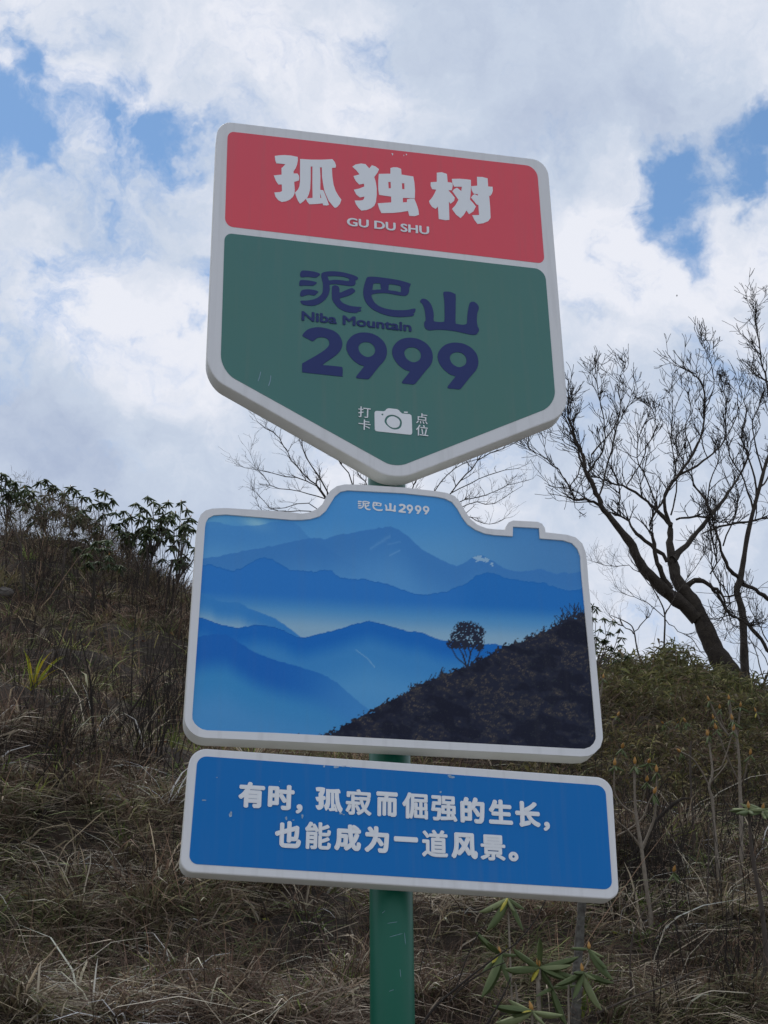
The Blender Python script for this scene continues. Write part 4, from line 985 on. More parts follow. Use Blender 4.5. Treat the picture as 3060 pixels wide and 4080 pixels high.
def put_char(ch, x0, y0, x1, y1, y_face, material, parent, offset=.03, roll=0.0):
    """one character filling the pixel box x0..x1, y0..y1"""
    c, F, D = text_mesh(ch, offset)
    mn, mx_ = c.min(0), c.max(0)
    cx, cy = (x0 + x1) / 2, (y0 + y1) / 2
    C = np.array(PL(cx, cy)); w = abs(PL(x1, cy)[0] - PL(x0, cy)[0]); h = abs(PL(cx, y0)[1] - PL(cx, y1)[1])
    q = (c - (mn + mx_) / 2) / (mx_ - mn) * np.array([w, h])
    cr, sr = math.cos(roll), math.sin(roll); q = np.stack([q[:, 0] * cr - q[:, 1] * sr, q[:, 0] * sr + q[:, 1] * cr], -1) + C
    o = link('character', mesh_np('character', np.stack([q[:, 0], y_face - D, q[:, 1]], -1), F), parent, MAT[material])
    return o
def put_line(txt, bx0, by0, bx1, by1, cap_px, y_face, material, parent, offset=.04):
    c, F, D = text_mesh(txt, offset)
    A0 = np.array(PL(bx0, by0)); A1 = np.array(PL(bx1, by1)); mn = c.min(0); mx_ = c.max(0)
    base = 0.0
    cap = abs(PL(bx0, by0 - cap_px)[1] - PL(bx0, by0)[1])
    u = (c[:, 0] - mn[0]) / (mx_[0] - mn[0])
    c1, _, _ = text_mesh(txt[0], 0.0); capu = c1[:, 1].max()
    q = A0[None, :] + u[:, None] * (A1 - A0)[None, :] + np.stack([np.zeros(len(c)), (c[:, 1] + offset) * cap / (capu + 2 * offset)], -1)
    o = link('lettering', mesh_np('lettering', np.stack([q[:, 0], y_face - D, q[:, 1]], -1), F), parent, MAT[material])
    return o
post = empty('signpost', (0, 0, 0), 'green pole carrying a red and green board, a camera shaped board and a blue board', 'signpost')
POLE_Y, POLE_R, TH = .062 + .058 + .012, .0585, .062
poleX = at(1561, 3800, POLE_Y)[0]
def cyl(name, x, y, z0, z1, r, material, parent, n=48, cap=True, slope=0):
    T = Tubes(); zs = [z0, z0 + .002, z1 - .002, z1] if cap else [z0, z1]
    rs = [.001, r, r, .001] if cap else [r, r]
    T.add([(x, y, z0), (x, y, z0 + .0005), (x, y, z1 - .0005), (x, y, z1)], [.001, r, r, .001], n)
    me = T.mesh(name); o = link(name, me, parent, MAT[material])
    for p in me.polygons: p.use_smooth = abs(p.normal[2]) < .5
    return o
ztop = PL(1550, 800)[1]
cyl('pole', poleX, POLE_Y, -.1, ztop, POLE_R, 'pole', post)
cyl('base_flange', poleX, POLE_Y, 0.0, .015, .16, 'pole', post)
for a in range(4):
    cyl('bolt', poleX + .12 * math.cos(a * 1.57 + .78), POLE_Y + .12 * math.sin(a * 1.57 + .78), .015, .04, .012, 'steel', post, 6)

def P2(pts): return [PL(*p[:2]) for p in pts]
def scaled(o, s, pts): return [(o[0] + s * x, o[1] + s * y) for x, y in pts]
# --- name board
outer = fillet([(866, 479, 58), (2182, 638.6, 62), (2265, 1649, 68), (1571.8, 1917, 78), (822, 1494, 78)])
name_board = slab('name_board', [P2(outer)], 0.0, TH, 'white', post, bevel=.004, side='whiteside'); name_board['label'] = 'pentagonal white rimmed board, red above green'
redp = slab('red_panel', [P2(fillet([(907.3, 523.5, 26), (2139, 664, 45), (2169.5, 1050.5, 27), (895.9, 901.2, 34)]))], -.001, .002, 'red', name_board)
greenp = slab('green_panel', [P2(fillet([(895, 928.4, 30), (2171.5, 1074.2, 42), (2215, 1614.5, 58), (1575.2, 1865.1, 48), (878, 1477.8, 66)]))], -.001, .002, 'green', name_board)
G1 = (1080, 600); G2 = (1390, 630); G3 = (1690, 660); gs = 290 / 1659
gu = [[(82,132),(180,118),(300,112),(450,122),(607,155),(608,230),(590,330),(560,410),(510,480),(512,532),(600,532),(630,575),(640,630),(632,690),(525,722),(538,900),(532,990),(500,1060),(430,1125),(340,1165),(240,1180),(160,1135),(100,1060),(72,965),(200,955),(240,940),(248,920),(243,780),(165,782),(110,700),(60,578),(240,558),(235,412),(290,360),(325,318),(120,300),(95,230)],
      [(660,200),(900,215),(1150,218),(1395,205),(1450,270),(1478,350),(1470,398),(1385,402),(1395,600),(1420,780),(1470,930),(1540,1050),(1600,1128),(1570,1220),(1510,1290),(1455,1318),(1390,1250),(1310,1150),(1270,1060),(1215,930),(1185,780),(1160,600),(1155,392),(1112,390),(1122,600),(1120,905),(1185,912),(1205,950),(1256,1080),(1318,1245),(1270,1262),(1185,1255),(1175,1212),(1050,1225),(870,1232),(820,1170),(792,1108),(730,1170),(660,1222),(610,1150),(570,1050),(543,968),(610,900),(645,820),(658,700),(658,400)],
      [(900,370),(942,372),(940,700),(945,1088),(815,1100),(860,1000),(890,880),(900,650)], [(1118,985),(1148,1090),(1120,1092)]]
du = [[(78,205),(150,155),(280,132),(378,148),(462,245),(520,172),(600,198),(685,262),(650,340),(575,440),(610,550),(632,700),(632,850),(615,1000),(580,1090),(510,1150),(400,1192),(285,1205),(215,1140),(160,1060),(130,975),(250,978),(320,965),(345,930),(352,885),(250,905),(170,840),(112,730),(230,705),(352,655),(338,590),(235,612),(155,530),(102,420),(242,380),(170,290)],
      [(680,370),(945,365),(945,238),(1010,218),(1100,220),(1188,255),(1198,385),(1465,428),(1490,560),(1505,750),(1500,926),(1228,915),(1228,1018),(1322,1015),(1322,950),(1400,934),(1490,937),(1540,1060),(1580,1180),(1595,1300),(1500,1332),(1375,1325),(1345,1212),(1200,1238),(1000,1258),(740,1262),(690,1160),(655,1040),(965,1020),(960,885),(830,868),(685,845),(668,700),(668,520)],
      [(895,550),(950,553),(955,698),(903,698)], [(1205,580),(1260,583),(1265,720),(1213,715)]]
shu = [[(285,170),(400,160),(515,200),(532,385),(632,400),(650,450),(628,568),(545,570),(620,650),(695,740),(680,810),(600,878),(560,830),(572,1245),(480,1252),(330,1225),(310,940),(260,995),(180,950),(130,880),(108,818),(190,720),(240,630),(272,555),(180,545),(145,470),(145,388),(285,378)],
       [(628,312),(800,308),(960,320),(1062,335),(1063,500),(1050,700),(1040,785),(1110,860),(1175,940),(1120,1050),(1020,1115),(960,1030),(900,1130),(825,1205),(720,1120),(632,995),(710,910),(780,785),(710,690),(640,590),(690,540),(745,512),(845,590),(855,490),(680,488),(640,400)],
       [(1200,265),(1320,268),(1442,300),(1455,485),(1555,492),(1560,580),(1540,650),(1505,695),(1478,695),(1500,950),(1510,1200),(1460,1270),(1350,1320),(1215,1340),(1140,1240),(1092,1140),(1250,1135),(1232,905),(1190,890),(1066,735),(1110,680),(1150,662),(1222,695),(1218,655),(1130,652),(1085,580),(1066,480),(1208,465)]]
def glyph(parent, loops, org, s, y, material, smooth=0, shift=(0, 0), box=None):
    L_ = [scaled(org, s, lp) for lp in loops]
    if smooth: L_ = [closed_smooth(lp, smooth) for lp in L_]
    if box:
        a = np.array([p for lp in L_ for p in lp]); mn = a.min(0); mx_ = a.max(0)
        L_ = [[(box[0] + (x - mn[0]) / (mx_[0] - mn[0]) * (box[2] - box[0]), box[1] + (q - mn[1]) / (mx_[1] - mn[1]) * (box[3] - box[1])) for x, q in lp] for lp in L_]
    L_ = [[(x + shift[0], q + shift[1]) for x, q in lp] for lp in L_]
    return slab('character', [P2(lp) for lp in L_], y, .0012, material, parent)
for lp, o in ((gu, G1), (du, G2), (shu, G3)): glyph(redp, lp, o, gs, -.0024, 'letter')
z1 = lambda x, y: (800 + x * .9042, 450 + y * .9042)
z2 = lambda x, y: (800 + x * .9042, 1000 + y * .9042)
put_line('GU DU SHU', *z1(643, 499), *z1(1006, 539), 37 * .9042, -.0022, 'letter', redp, .034)
ni = [[(150,190),(185,125),(260,115),(400,128),(520,150),(620,195),(570,255),(500,280),(350,262),(200,272),(160,250)],
      [(140,370),(170,342),(300,345),(430,362),(545,400),(470,465),(380,472),(250,468),(150,475),(132,440)],
      [(150,680),(175,600),(230,568),(350,558),(480,575),(575,610),(550,650),(490,700),(350,685),(190,725)],
      [(650,220),(680,165),(800,138),(950,133),(1150,155),(1350,205),(1460,245),(1520,285),(1505,320),(1460,350),(1455,440),(1400,470),(1320,478),(1150,455),(980,435),(850,450),(850,560),(815,690),(740,800),(600,900),(450,945),(300,935),(200,905),(162,830),(300,825),(450,800),(570,750),(665,660),(688,560),(688,420),(665,320)],
      [(800,262),(830,245),(1000,245),(1180,262),(1300,305),(1290,362),(1100,340),(950,335),(840,350),(820,310)],
      [(905,510),(930,475),(1000,465),(1060,500),(1080,560),(1085,635),(1180,600),(1350,532),(1400,540),(1450,605),(1320,695),(1200,735),(1090,770),(1110,830),(1180,890),(1320,945),(1450,965),(1570,975),(1600,995),(1520,1020),(1585,1035),(1580,1075),(1520,1085),(1490,1110),(1400,1112),(1250,1090),(1080,1015),(970,900),(910,790),(900,650)]]
ba = [[(190,220),(240,165),(400,160),(600,180),(850,215),(1100,262),(1340,335),(1360,380),(1330,450),(1320,560),(1280,630),(1200,665),(1000,640),(780,600),(600,590),(450,602),(335,635),(345,720),(420,850),(550,945),(700,1000),(900,1035),(1100,1045),(1280,1035),(1465,1000),(1495,1035),(1465,1110),(1430,1135),(1460,1160),(1400,1200),(1200,1220),(980,1220),(780,1190),(550,1115),(350,1010),(200,860),(130,700),(112,550),(140,380)],
      [(375,365),(400,338),(480,333),(560,338),(572,420),(582,490),(480,500),(370,510),(355,490)], [(790,375),(820,355),(950,370),(1090,405),(1110,470),(1105,550),(1080,565),(950,535),(790,515),(782,450)]]
sh = [[(650,180),(690,145),(820,150),(920,195),(952,240),(950,600),(950,900),(1000,935),(1120,955),(1200,940),(1230,900),(1240,720),(1280,470),(1320,405),(1390,390),(1460,430),(1510,500),(1515,580),(1480,680),(1470,850),(1490,990),(1525,1070),(1500,1140),(1440,1195),(1300,1190),(1100,1145),(900,1105),(650,1078),(450,1078),(310,1090),(220,1050),(182,960),(190,880),(218,850),(210,700),(185,560),(140,450),(85,385),(120,325),(190,320),(270,360),(350,460),(400,600),(415,720),(412,835),(460,878),(640,885),(680,840),(682,600),(672,350)]]
two = [[(108,250),(150,190),(220,140),(320,115),(420,112),(560,140),(680,190),(760,270),(800,380),(785,480),(720,570),(600,660),(500,728),(462,762),(478,769),(600,780),(770,798),(805,820),(803,945),(780,965),(450,930),(130,895),(105,875),(105,750),(130,725),(350,600),(500,500),(570,420),(570,350),(520,300),(430,283),(360,300),(310,340),(275,350),(200,312),(130,275)]]
nine = [[(870,430),(900,340),(980,255),(1080,212),(1190,202),(1320,222),(1450,290),(1540,390),(1575,500),(1570,600),(1530,690),(1450,780),(1370,880),(1285,985),(1245,1012),(1150,1005),(1060,995),(1045,965),(1110,880),(1175,796),(1165,780),(1080,750),(970,660),(890,540)],
        [(1080,460),(1120,395),(1200,368),(1290,385),(1355,445),(1372,520),(1340,590),(1260,628),(1180,610),(1110,550)]]
LG = [(ni, (1170, 1060), 280 / 1659), (ba, (1430, 1080), 250 / 1659), (sh, (1660, 1140), 270 / 1659), (two, (1180, 1280), 380 / 1659), (nine, (1180, 1280), 380 / 1659)]
for lp, o, s in LG: glyph(greenp, lp, o, s, -.0024, 'navy', 4)
for dx, dy in ((182.6, 20.8), (364, 40.2)): glyph(greenp, nine, (1180, 1280), 380 / 1659, -.0024, 'navy', 4, (dx, dy))
put_line('Niba Mountain', *z2(443, 308), *z2(928, 358), 42 * .9042, -.0022, 'navy', greenp, .034)
icam = [[(447,270),(465,242),(500,238),(620,245),(655,235),(675,205),(710,188),(740,187),(880,203),(920,222),(945,255),(985,288),(1130,300),(1165,325),(1172,400),(1180,660),(1165,695),(1130,700),(500,633),(465,620),(453,590)],
        closed_smooth([(643,430),(665,365),(720,322),(800,312),(890,340),(955,395),(980,460),(965,540),(920,585),(840,600),(760,575),(690,520),(650,470)], 3),
        closed_smooth([(682,430),(705,380),(750,350),(810,343),(880,370),(930,420),(942,470),(925,530),(880,560),(820,567),(750,540),(700,490)], 3),
        [(600 + 19 * math.cos(a), 307 + 17 * math.sin(a)) for a in np.arange(10) * .628], [(1020,250),(1092,253),(1092,277),(1020,272)]]
CI = ((1400, 1590), 340 / 1659)
o = slab('camera_icon', [P2(scaled(*CI, lp)) for lp in icam], -.0024, .0012, 'letter', greenp)
for ch, b in (('打', (130,160,370,372)), ('卡', (135,405,372,610)), ('点', (1255,285,1480,490)), ('位', (1252,510,1492,728))):
    p0 = scaled(*CI, [(b[0], b[1])])[0]; p1 = scaled(*CI, [(b[2], b[3])])[0]
    put_char(ch, *p0, *p1, -.0022, 'letter', greenp, .012, -.03)
# scratches on the green panel
for pts in ([(990,755),(975,820),(965,860),(945,908)], [(1158,818),(1152,880),(1140,930),(1118,990)]):
    q = scaled((800, 1300), .2411, pts); L_ = [(x - 1.1, y) for x, y in q] + [(x + 1.1, y) for x, y in q[::-1]]
    slab('scratch', [P2(L_)], -.0016, .0006, 'scuff', greenp)
for pts in ([(840,178),(848,180),(845,190)], [(903,180),(909,184),(905,189)], [(893,185),(896,187),(894,193)]):
    slab('scratch', [P2(scaled((800, 450), .9042, pts))], -.0016, .0006, 'letter', redp)

# --- photo board, shaped like a camera
Z3 = lambda pts: scaled((1200, 1900), .7233, pts)
o_out = ([(785.5,2103.8),(789.3,2076.7),(800.2,2052.3),(819.2,2036),(846.3,2028.9),(900,2026.8),(1153.6,2042.5)] + Z3([(0,207),(40,200),(85,182),(115,155),(135,115),(160,80),(195,55),(240,45),(330,47),(560,62),(740,82),(800,92),(845,110),(875,145),(900,190),(930,235),(970,268),(1020,287),(1070,293),(1122,295),(1127,275),(1140,255),(1165,244),(1300,251),(1325,262),(1340,285),(1344,309),(1460,322),(1510,337),(1546,370),(1565,420),(1573,480),(1580,581)])
         + [(2370.4,2600),(2398.7,2916.5),(2400,2946),(2389.7,2979.8),(2367,3002.5),(2342,3013.8),(2308,3015.6),(2150,3007),(1100,2954),(815.7,2941.6),(791.6,2936.8),(772.3,2927),(755.5,2912.7),(742,2893),(736.2,2874),(734.5,2850)])
o_in = ([(816.5,2103.8),(820.3,2082),(830,2065.8),(851.7,2055),(900,2052),(1160,2073.5)] + Z3([(0,240),(50,235),(100,220),(135,190),(160,150),(185,110),(215,85),(255,77),(560,93),(740,112),(790,122),(830,142),(860,180),(885,225),(915,265),(960,295),(1010,315),(1060,323),(1163,330),(1165,277),(1308,285),(1312,342),(1440,352),(1490,368),(1520,400),(1535,440),(1538,500),(1545,581)])
        + [(2344.4,2600),(2372.7,2927.8),(2372.7,2943.7),(2364.8,2961.8),(2349,2977.6),(2326.4,2985.5),(2285.7,2984.4),(2150,2977),(1100,2922.3),(825.4,2912),(806,2907.9),(789.2,2898.2),(774.7,2883.8),(766.3,2866.9),(765.6,2850)])
photo_board = slab('photo_board', [P2(o_out)], 0.0015, TH, 'white', post, side='whiteside'); photo_board['label'] = 'camera shaped white rimmed board with a mountain photograph'
slab('border', [P2(o_out), P2(o_in)], -.0045, .0055, 'white', photo_board, side='whiteside')
# print, evaluated as colours on a fine sheet of the board
def art(X, Y):
    """X, Y: position on the board in the traced view's units; returns observed sRGB"""
    def ridge(pts): a = np.array(pts, float); return np.interp(X, a[:, 0], a[:, 1])
    j = lambda s, a: (fbm(X * s, Y * 0 + 3, 3) - .5) * a
    def mix(c, d, m): return c * (1 - m[..., None]) + np.array(d) * m[..., None]
    sm = lambda e0, e1, v: (lambda t: t * t * (3 - 2 * t))(np.clip((v - e0) / (e1 - e0), 0, 1))
    img = np.zeros(X.shape + (3,)) + np.array([66, 128, 190.])
    img = mix(img, (84, 138, 190), sm(150, 330, Y)); img = mix(img, (62, 110, 168), sm(900, 1500, X) * .7)
    img = mix(img, (140, 176, 196), np.exp(-((X - 305) / 55) ** 2 - ((Y - 195 - (X - 300) * .25) / 26) ** 2) * .75)
    img = mix(img, (96, 150, 190), np.exp(-((X - 150) / 90) ** 2 - ((Y - 185) / 30) ** 2) * .6)
    # faint left range and the snowy massif
    d = Y - ridge([(80,195),(150,188),(220,205),(300,200),(360,188),(440,186),(470,205),(500,245),(1600,900)]) - j(.03, 10); img = mix(img, (60, 118, 182), sm(0, 3, d) * (1 - sm(40, 170, d)) * .7)
    d = Y - ridge([(90,330),(440,262),(500,252),(520,246),(560,254),(620,236),(680,226),(760,212),(800,204),(840,214),(880,244),(920,282),(960,310),(1000,330),(1060,354),(1085,345),(1130,318),(1160,313),(1200,335),(1240,362),(1300,376),(1380,364),(1440,386),(1470,378),(1500,382),(1540,370)]) - j(.06, 9)
    img = mix(img, (52, 108, 174), sm(0, 3, d) * .85); img = mix(img, (80, 134, 190), sm(30, 220, d) * .8)
    sn = np.exp(-((Y - 262 + (X - 780) * .62) / (4 + 6 * vnoise(X * .08, Y * .2))) ** 2) * (X > 735) * (X < 812) * .2 + np.exp(-((Y - 266 - abs(X - 845) * .12 + (X - 830) * .1) / 3) ** 2) * (X > 800) * (X < 850) * .18 + np.exp(-((Y - 305 + (X - 830) * .5) / 3) ** 2) * (X > 805) * (X < 850) * .3; img = mix(img, (140, 172, 204), sn * (d > 1))
    sn = (fbm(X * .08 + Y * .05, Y * .15, 3) > .48) & (d > 2) & (d < 24) & (X > 1120) & (X < 1200); img = mix(img, (165, 182, 200), sn * .65)
    # second range
    d = Y - ridge([(80,350),(130,348),(160,358),(180,365),(215,372),(250,360),(280,343),(310,328),(340,322),(370,332),(400,352),(430,368),(470,372),(530,376),(560,368),(590,372),(610,392),(650,405),(690,404),(710,400),(750,415),(790,418),(830,432),(870,448),(910,460),(960,463),(990,455),(1030,448),(1060,435),(1110,412),(1135,390),(1180,380),(1210,385),(1240,400),(1290,408),(1340,415),(1390,418),(1440,438),(1490,448),(1540,440)]) - j(.09, 9)
    m = sm(0, 2.5, d); img = mix(img, (38, 104, 178), m); img = mix(img, (22, 88, 160), m * (1 - sm(1, 7, d)) * .8); img = mix(img, (24, 96, 170), m * sm(1000, 1150, X) * .6)
    img = mix(img, (72, 128, 182), sm(470, 545, Y + (X - 700) * -.05) * m); img = mix(img, (132, 158, 184), sm(520, 610, Y + (X - 700) * -.06) * m * .85)
    # left spur
    d = Y - ridge([(80,455),(130,460),(155,485),(200,492),(240,490),(270,510),(320,530),(380,555),(430,590),(480,630),(1600,900)]) - j(.08, 6)
    m = sm(0, 3, d) * (1 - sm(20, 110, d)); img = mix(img, (48, 112, 178), m)
    # third range
    d = Y - ridge([(80,548),(120,555),(150,570),(190,580),(230,588),(270,582),(300,575),(340,580),(390,590),(430,610),(460,625),(500,622),(560,607),(620,592),(680,572),(730,563),(780,572),(820,585),(870,600),(910,602),(940,608),(980,628),(1020,637),(1060,640),(1100,650),(1160,652),(1210,648),(1240,655),(1600,700)]) - j(.08, 6)
    m = sm(0, 2.5, d); img = mix(img, (20, 92, 170), m); img = mix(img, (14, 70, 140), m * (1 - sm(1, 5, d)) * .8); img = mix(img, (52, 116, 178), m * sm(25, 110, d)); img = mix(img, (72, 130, 184), m * sm(110, 260, d))
    d = Y - ridge([(70,628),(110,615),(150,611),(190,612),(220,630),(260,655),(300,680),(360,705),(430,725),(500,745),(560,765),(610,795),(660,840),(720,890),(760,925),(1600,1400)]) - j(.08, 6)
    m = sm(0, 3, d); img = mix(img, (22, 88, 166), m * (1 - sm(350, 700, X) * .6)); img = mix(img, (50, 118, 176), m * sm(70, 170, d)); img = mix(img, (66, 124, 180), m * sm(170, 300, d))
    img = mix(img, (62, 120, 176), sm(800, 1000, Y) * .5)
    # dark hill with bushes
    hr = ridge([(540,1002),(620,966),(690,926),(740,905),(800,862),(860,835),(900,812),(960,785),(1010,762),(1060,746),(1100,735),(1150,706),(1200,681),(1240,657),(1300,636),(1370,606),(1430,582),(1480,552),(1560,528)])
    rag = (fbm(X * .11, Y * .11 + 40, 4) - .5) * 46 + (vnoise(X * .5, Y * .5) - .5) * 9
    m = sm(-3, 1, Y - hr + rag)
    a1 = X * .9 + Y * .35; b1 = Y * .95 - X * .3
    n1 = fbm(a1 * .017, b1 * .028 + 7, 5); n2 = fbm(a1 * .09 + 4 * n1, b1 * .12, 4); n5 = fbm(a1 * .42 + 3, b1 * .46, 3)
    hill = np.zeros(X.shape + (3,)) + np.array([27, 30, 48.])
    hill = mix(hill, (17, 19, 36), sm(.5, .36, n1) * .8); hill = mix(hill, (44, 42, 50), sm(.44, .64, n2) * sm(.40, .58, n1) * .8)
    hill = mix(hill, (92, 80, 72), sm(.52, .72, n5) * sm(.46, .60, n2) * sm(.46, .62, n1) * .75); hill = mix(hill, (66, 74, 62), sm(.6, .75, n5) * sm(.55, .44, n1) * sm(.5, .62, n2) * .35)
    img = img * (1 - m[..., None]) + hill * m[..., None]
    # the lone tree
    def inkmix(img, m): return mix(img, (30, 34, 52), m)
    cr_ = np.full(X.shape, -9.0)
    for (cx, cy, rx, ry) in ((1100,592,46,28),(1140,605,28,26),(1070,618,34,22),(1048,650,26,20),(1130,640,34,24),(1095,650,36,20),(1145,660,20,18)):
        cr_ = np.maximum(cr_, 1 - ((X - cx) / rx) ** 2 - ((Y - cy) / ry) ** 2)
    img = inkmix(img, sm(.0, .35, cr_ + (fbm(X * .21, Y * .21, 3) - .42) * 1.5) * (fbm(X * .3 + 9, Y * .3, 2) > .27))
    def seg(img, x0, y0, x1, y1, w):
        t = np.clip(((X - x0) * (x1 - x0) + (Y - y0) * (y1 - y0)) / ((x1 - x0) ** 2 + (y1 - y0) ** 2), 0, 1)
        return inkmix(img, sm(w + .9, w - .3, np.hypot(X - x0 - t * (x1 - x0), Y - y0 - t * (y1 - y0))))
    for s in ((1100,740,1085,690,3),(1085,690,1055,640,2),(1103,738,1115,680,2.6),(1115,680,1140,635,2),(1115,690,1098,640,2),(1110,738,1145,690,2),(1145,690,1158,640,1.6),(1095,730,1060,700,2),(1060,700,1040,660,1.6),(1100,700,1080,640,1.6)): img = seg(img, *s)
    R_ = random.Random(3)
    for k in range(46):      # twiggy bush on the far slope and fringe twigs
        x = R_.uniform(1430, 1535); y = 590 - (x - 1430) * .5; a = R_.gauss(-1.75, .5); l = R_.uniform(20, 60); img = seg(img, x, y, x + math.cos(a) * l, y + math.sin(a) * l, .7)
    for k in range(14):
        x = R_.uniform(860, 1030); y = 835 - (x - 860) * .5; a = R_.gauss(-1.6, .4); l = R_.uniform(10, 32); img = seg(img, x, y, x + math.cos(a) * l, y + math.sin(a) * l, .8)
    img = img + (fbm(X * .9, Y * .9, 2)[..., None] - .5) * 5
    # peeled scratch
    for s in ((680,672,725,705,.5),(725,705,752,738,.7)):
        x0, y0, x1, y1, w = s; t = np.clip(((X - x0) * (x1 - x0) + (Y - y0) * (y1 - y0)) / ((x1 - x0) ** 2 + (y1 - y0) ** 2), 0, 1)
        img = mix(img, (130, 160, 190), sm(w + 1.5, w, np.hypot(X - x0 - t * (x1 - x0), Y - y0 - t * (y1 - y0))) * .7)
    return np.clip(img, 0, 255)
ILL = np.array([.60, .58, .66])
def inpoly(px, pz, poly):
    inside = np.zeros(px.shape, bool); n = len(poly)
    for i in range(n):
        x0, z0_ = poly[i]; x1, z1_ = poly[i - 1]
        c = ((z0_ > pz) != (z1_ > pz)) & (px < (x1 - x0) * (pz - z0_) / (z1_ - z0_ + 1e-12) + x0); inside ^= c
    return inside
def build_print():
    oc = np.array(P2(o_out)); ic = np.array(P2(o_in)); mn = ic.min(0) - .004; mx_ = ic.max(0) + .004; st = .0026
    xs = np.arange(mn[0], mx_[0], st); zs = np.arange(mn[1], mx_[1], st); X, Z = np.meshgrid(xs, zs)
    P = np.stack([X, np.zeros_like(X), Z], -1) - CAM; d = P @ FWD; u = (P @ RIGHT) / d * FPX + W0 / 2; v = (P @ DOWN) / d * FPX + H0 / 2
    img = art((u - 700) / 1.0549, (v - 1880) / 1.0549)
    col = np.clip(lin(img) / ILL, 0, .9)
    V = np.stack([X, np.full_like(X, 0.0003), Z], -1).reshape(-1, 3); ny, nx = X.shape
    i = np.arange(ny - 1)[:, None] * nx + np.arange(nx - 1)[None, :]
    xc = (X[:-1, :-1] + X[1:, 1:]) / 2; zc = (Z[:-1, :-1] + Z[1:, 1:]) / 2
    a = oc - oc.mean(0)
    # trim by the board outline drawn in slightly
    keep = inpoly(xc, zc, [tuple(p) for p in oc])
    for dx, dz in ((.004, 0), (-.004, 0), (0, .004), (0, -.004)): keep &= inpoly(xc + dx, zc + dz, [tuple(p) for p in oc])
    F = np.stack([i, i + 1, i + nx + 1, i + nx], -1)[keep]
    return link('printed_photograph', mesh_np('printed_photograph', V, F, col.reshape(-1, 3)), photo_board, MAT['print'])
pr = build_print()
z8 = lambda b: (1350 + b[0] * .3014, 1800 + b[1] * .3014, 1350 + b[2] * .3014, 1800 + b[3] * .3014)
for lp, b in ((ni, (250,650,420,775)), (ba, (443,665,580,785)), (sh, (605,680,755,795)), (two, (790,690,885,812)), (nine, (895,700,980,818)), (nine, (1005,710,1090,825)), (nine, (1110,718,1195,830))):
    glyph(pr, lp, (0, 0), 1, -.0012, 'letter', 3, box=z8(b))

# --- blue board
quote_board = slab('quote_board', [P2(fillet([(757.5, 2977.6, 70), (2439, 3099.3, 62), (2468.5, 3585, 48), (716, 3473.3, 52)]))], 0.0, TH, 'white', post, bevel=.004, side='whiteside'); quote_board['label'] = 'white rimmed blue board with two lines of lettering'
bluep = slab('blue_panel', [P2(fillet([(787, 3011.8, 38), (2411.4, 3131, 36), (2439.7, 3545.2, 35), (752, 3441.4, 36)]))], -.001, .002, 'blue', quote_board)
za = lambda a, b, c, d: (920 + a * .39783, 3080 + c * .39783, 920 + b * .39783, 3080 + d * .39783)
zb = lambda a, b, c, d: (1560 + a * .39783, 3120 + c * .39783, 1560 + b * .39783, 3120 + d * .39783)
BO = .026
row = [('有', za(75,338,92,352)), ('时', za(370,635,118,372)), ('，', za(648,715,315,410)), ('寂', za(1148,1408,165,425)), ('而', (1498.8, 3156, 1583.9, 3255)), ('倔', zb(105,362,98,362)), ('强', zb(395,655,130,385)),
       ('的', zb(687,930,145,405)), ('生', zb(972,1210,168,415)), ('长', zb(1237,1487,185,445)), ('，', zb(1520,1583,390,483)),
       ('也', za(440,702,483,752)), ('能', za(740,1002,493,768)), ('成', za(1035,1302,517,783)), ('为', za(1337,1582,535,800)), ('一', zb(22,263,540,592)), ('道', zb(303,563,470,745)), ('风', zb(597,860,500,762)), ('景', zb(887,1137,520,778)), ('。', zb(1170,1268,690,787))]
for ch, b in row: put_char(ch, *b, -.0022, 'letter', bluep, .034 if ch in '寂倔强道景能' else .052, -.015)
glyph(bluep, gu, (0, 0), 1, -.0024, 'letter', box=za(845,1118,143,402))
z4 = lambda pts: scaled((680, 2950), 1.0970, pts)
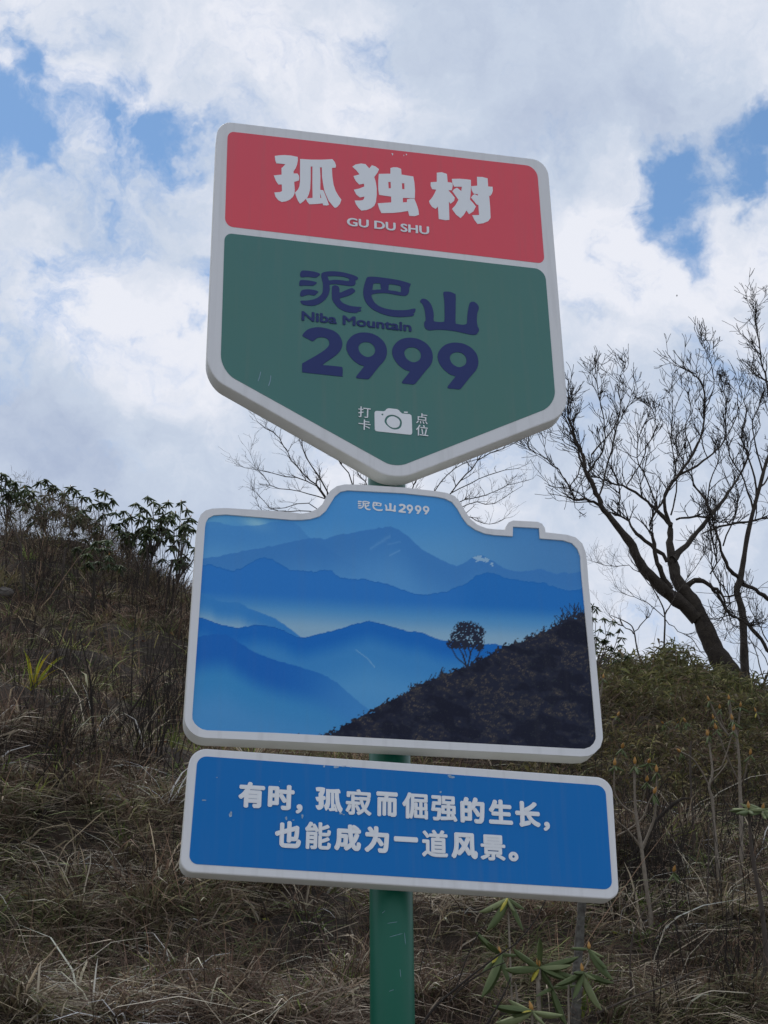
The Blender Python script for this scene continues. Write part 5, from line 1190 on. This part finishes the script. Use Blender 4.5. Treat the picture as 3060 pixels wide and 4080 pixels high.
for k, (cx, cy, w, h) in enumerate([(557,95,5,6),(600,97,16,5),(628,95,10,4),(655,98,5,3),(1012,128,12,5),(1022,134,16,5),(980,188,5,5),(120,218,12,3),(218,268,8,14),(420,283,6,9),(478,275,5,11),(445,290,5,3),(618,266,8,5),(628,270,6,3),(168,135,4,3),(395,150,2,2)]):
    R = random.Random(300 + k); q = [(cx + w * math.cos(a) * R.uniform(.45, 1), cy + h * math.sin(a) * R.uniform(.45, 1)) for a in np.arange(9) * .698]
    slab('peeled_patch', [P2(z4(q))], -.0016, .0006, 'scuff', bluep)
for (zp, a0, a1, dz) in ((3655, -1.95, -1.5, .004), (3710, -1.85, -1.25, .010), (3612, -2.2, -2.05, .006), (3690, -1.15, -1.1, -.03), (3840, -1.4, -1.37, -.02), (3930, -1.9, -1.7, .004)):
    z0 = PL(1560, zp)[1]; T = Tubes(); aa = np.linspace(a0, a1, 7)
    T.add([(poleX + (POLE_R + .0002) * math.cos(a), POLE_Y + (POLE_R + .0002) * math.sin(a), z0 + dz * i / 6) for i, a in enumerate(aa)], [.0003] + [.0005] * 5 + [.0002], 4)
    link('scratch', T.mesh('scratch'), post, MAT['scuff'])
# brackets behind each board hold it to the pole
for zc_ in [PL(1560, y)[1] for y in (760, 1200, 1600, 2250, 2800, 3150, 3420)]:
    x0, x1 = poleX - .16, poleX + .16
    V = [(x, y, z) for z in (zc_ - .018, zc_ + .018) for x, y in ((x0, TH + .0015), (x1, TH + .0015), (x1, TH + .012), (x0, TH + .012))]
    F = [(0, 1, 2, 3), (7, 6, 5, 4), (0, 4, 5, 1), (1, 5, 6, 2), (2, 6, 7, 3), (3, 7, 4, 0)]
    link('bracket', mesh_np('bracket', V, F), post, MAT['steel'])

# tiny insect in the air right of the name board
c = at(2697, 1180, 2.0); root = empty('flying_insect', tuple(c), 'tiny dark insect flying in front of the cloud right of the name board', 'insect')
T = Tubes(); T.add([(-.004, 0, -.002), (-.002, 0, 0), (.002, 0, .001), (.004, 0, .003)], [.0006, .0016, .0016, .0006], 6); link('body', T.mesh('body'), root, MAT['insect'])
for s in (-1, 1): link('wing', mesh_np('wing', [(0, 0, .001), (-.003, s * .002, .006), (.001, s * .004, .008), (.003, s * .002, .004)], [(0, 1, 2, 3)]), root, MAT['insect'])
print('leaves', LCOUNT[0], 'objects', len(bpy.data.objects))
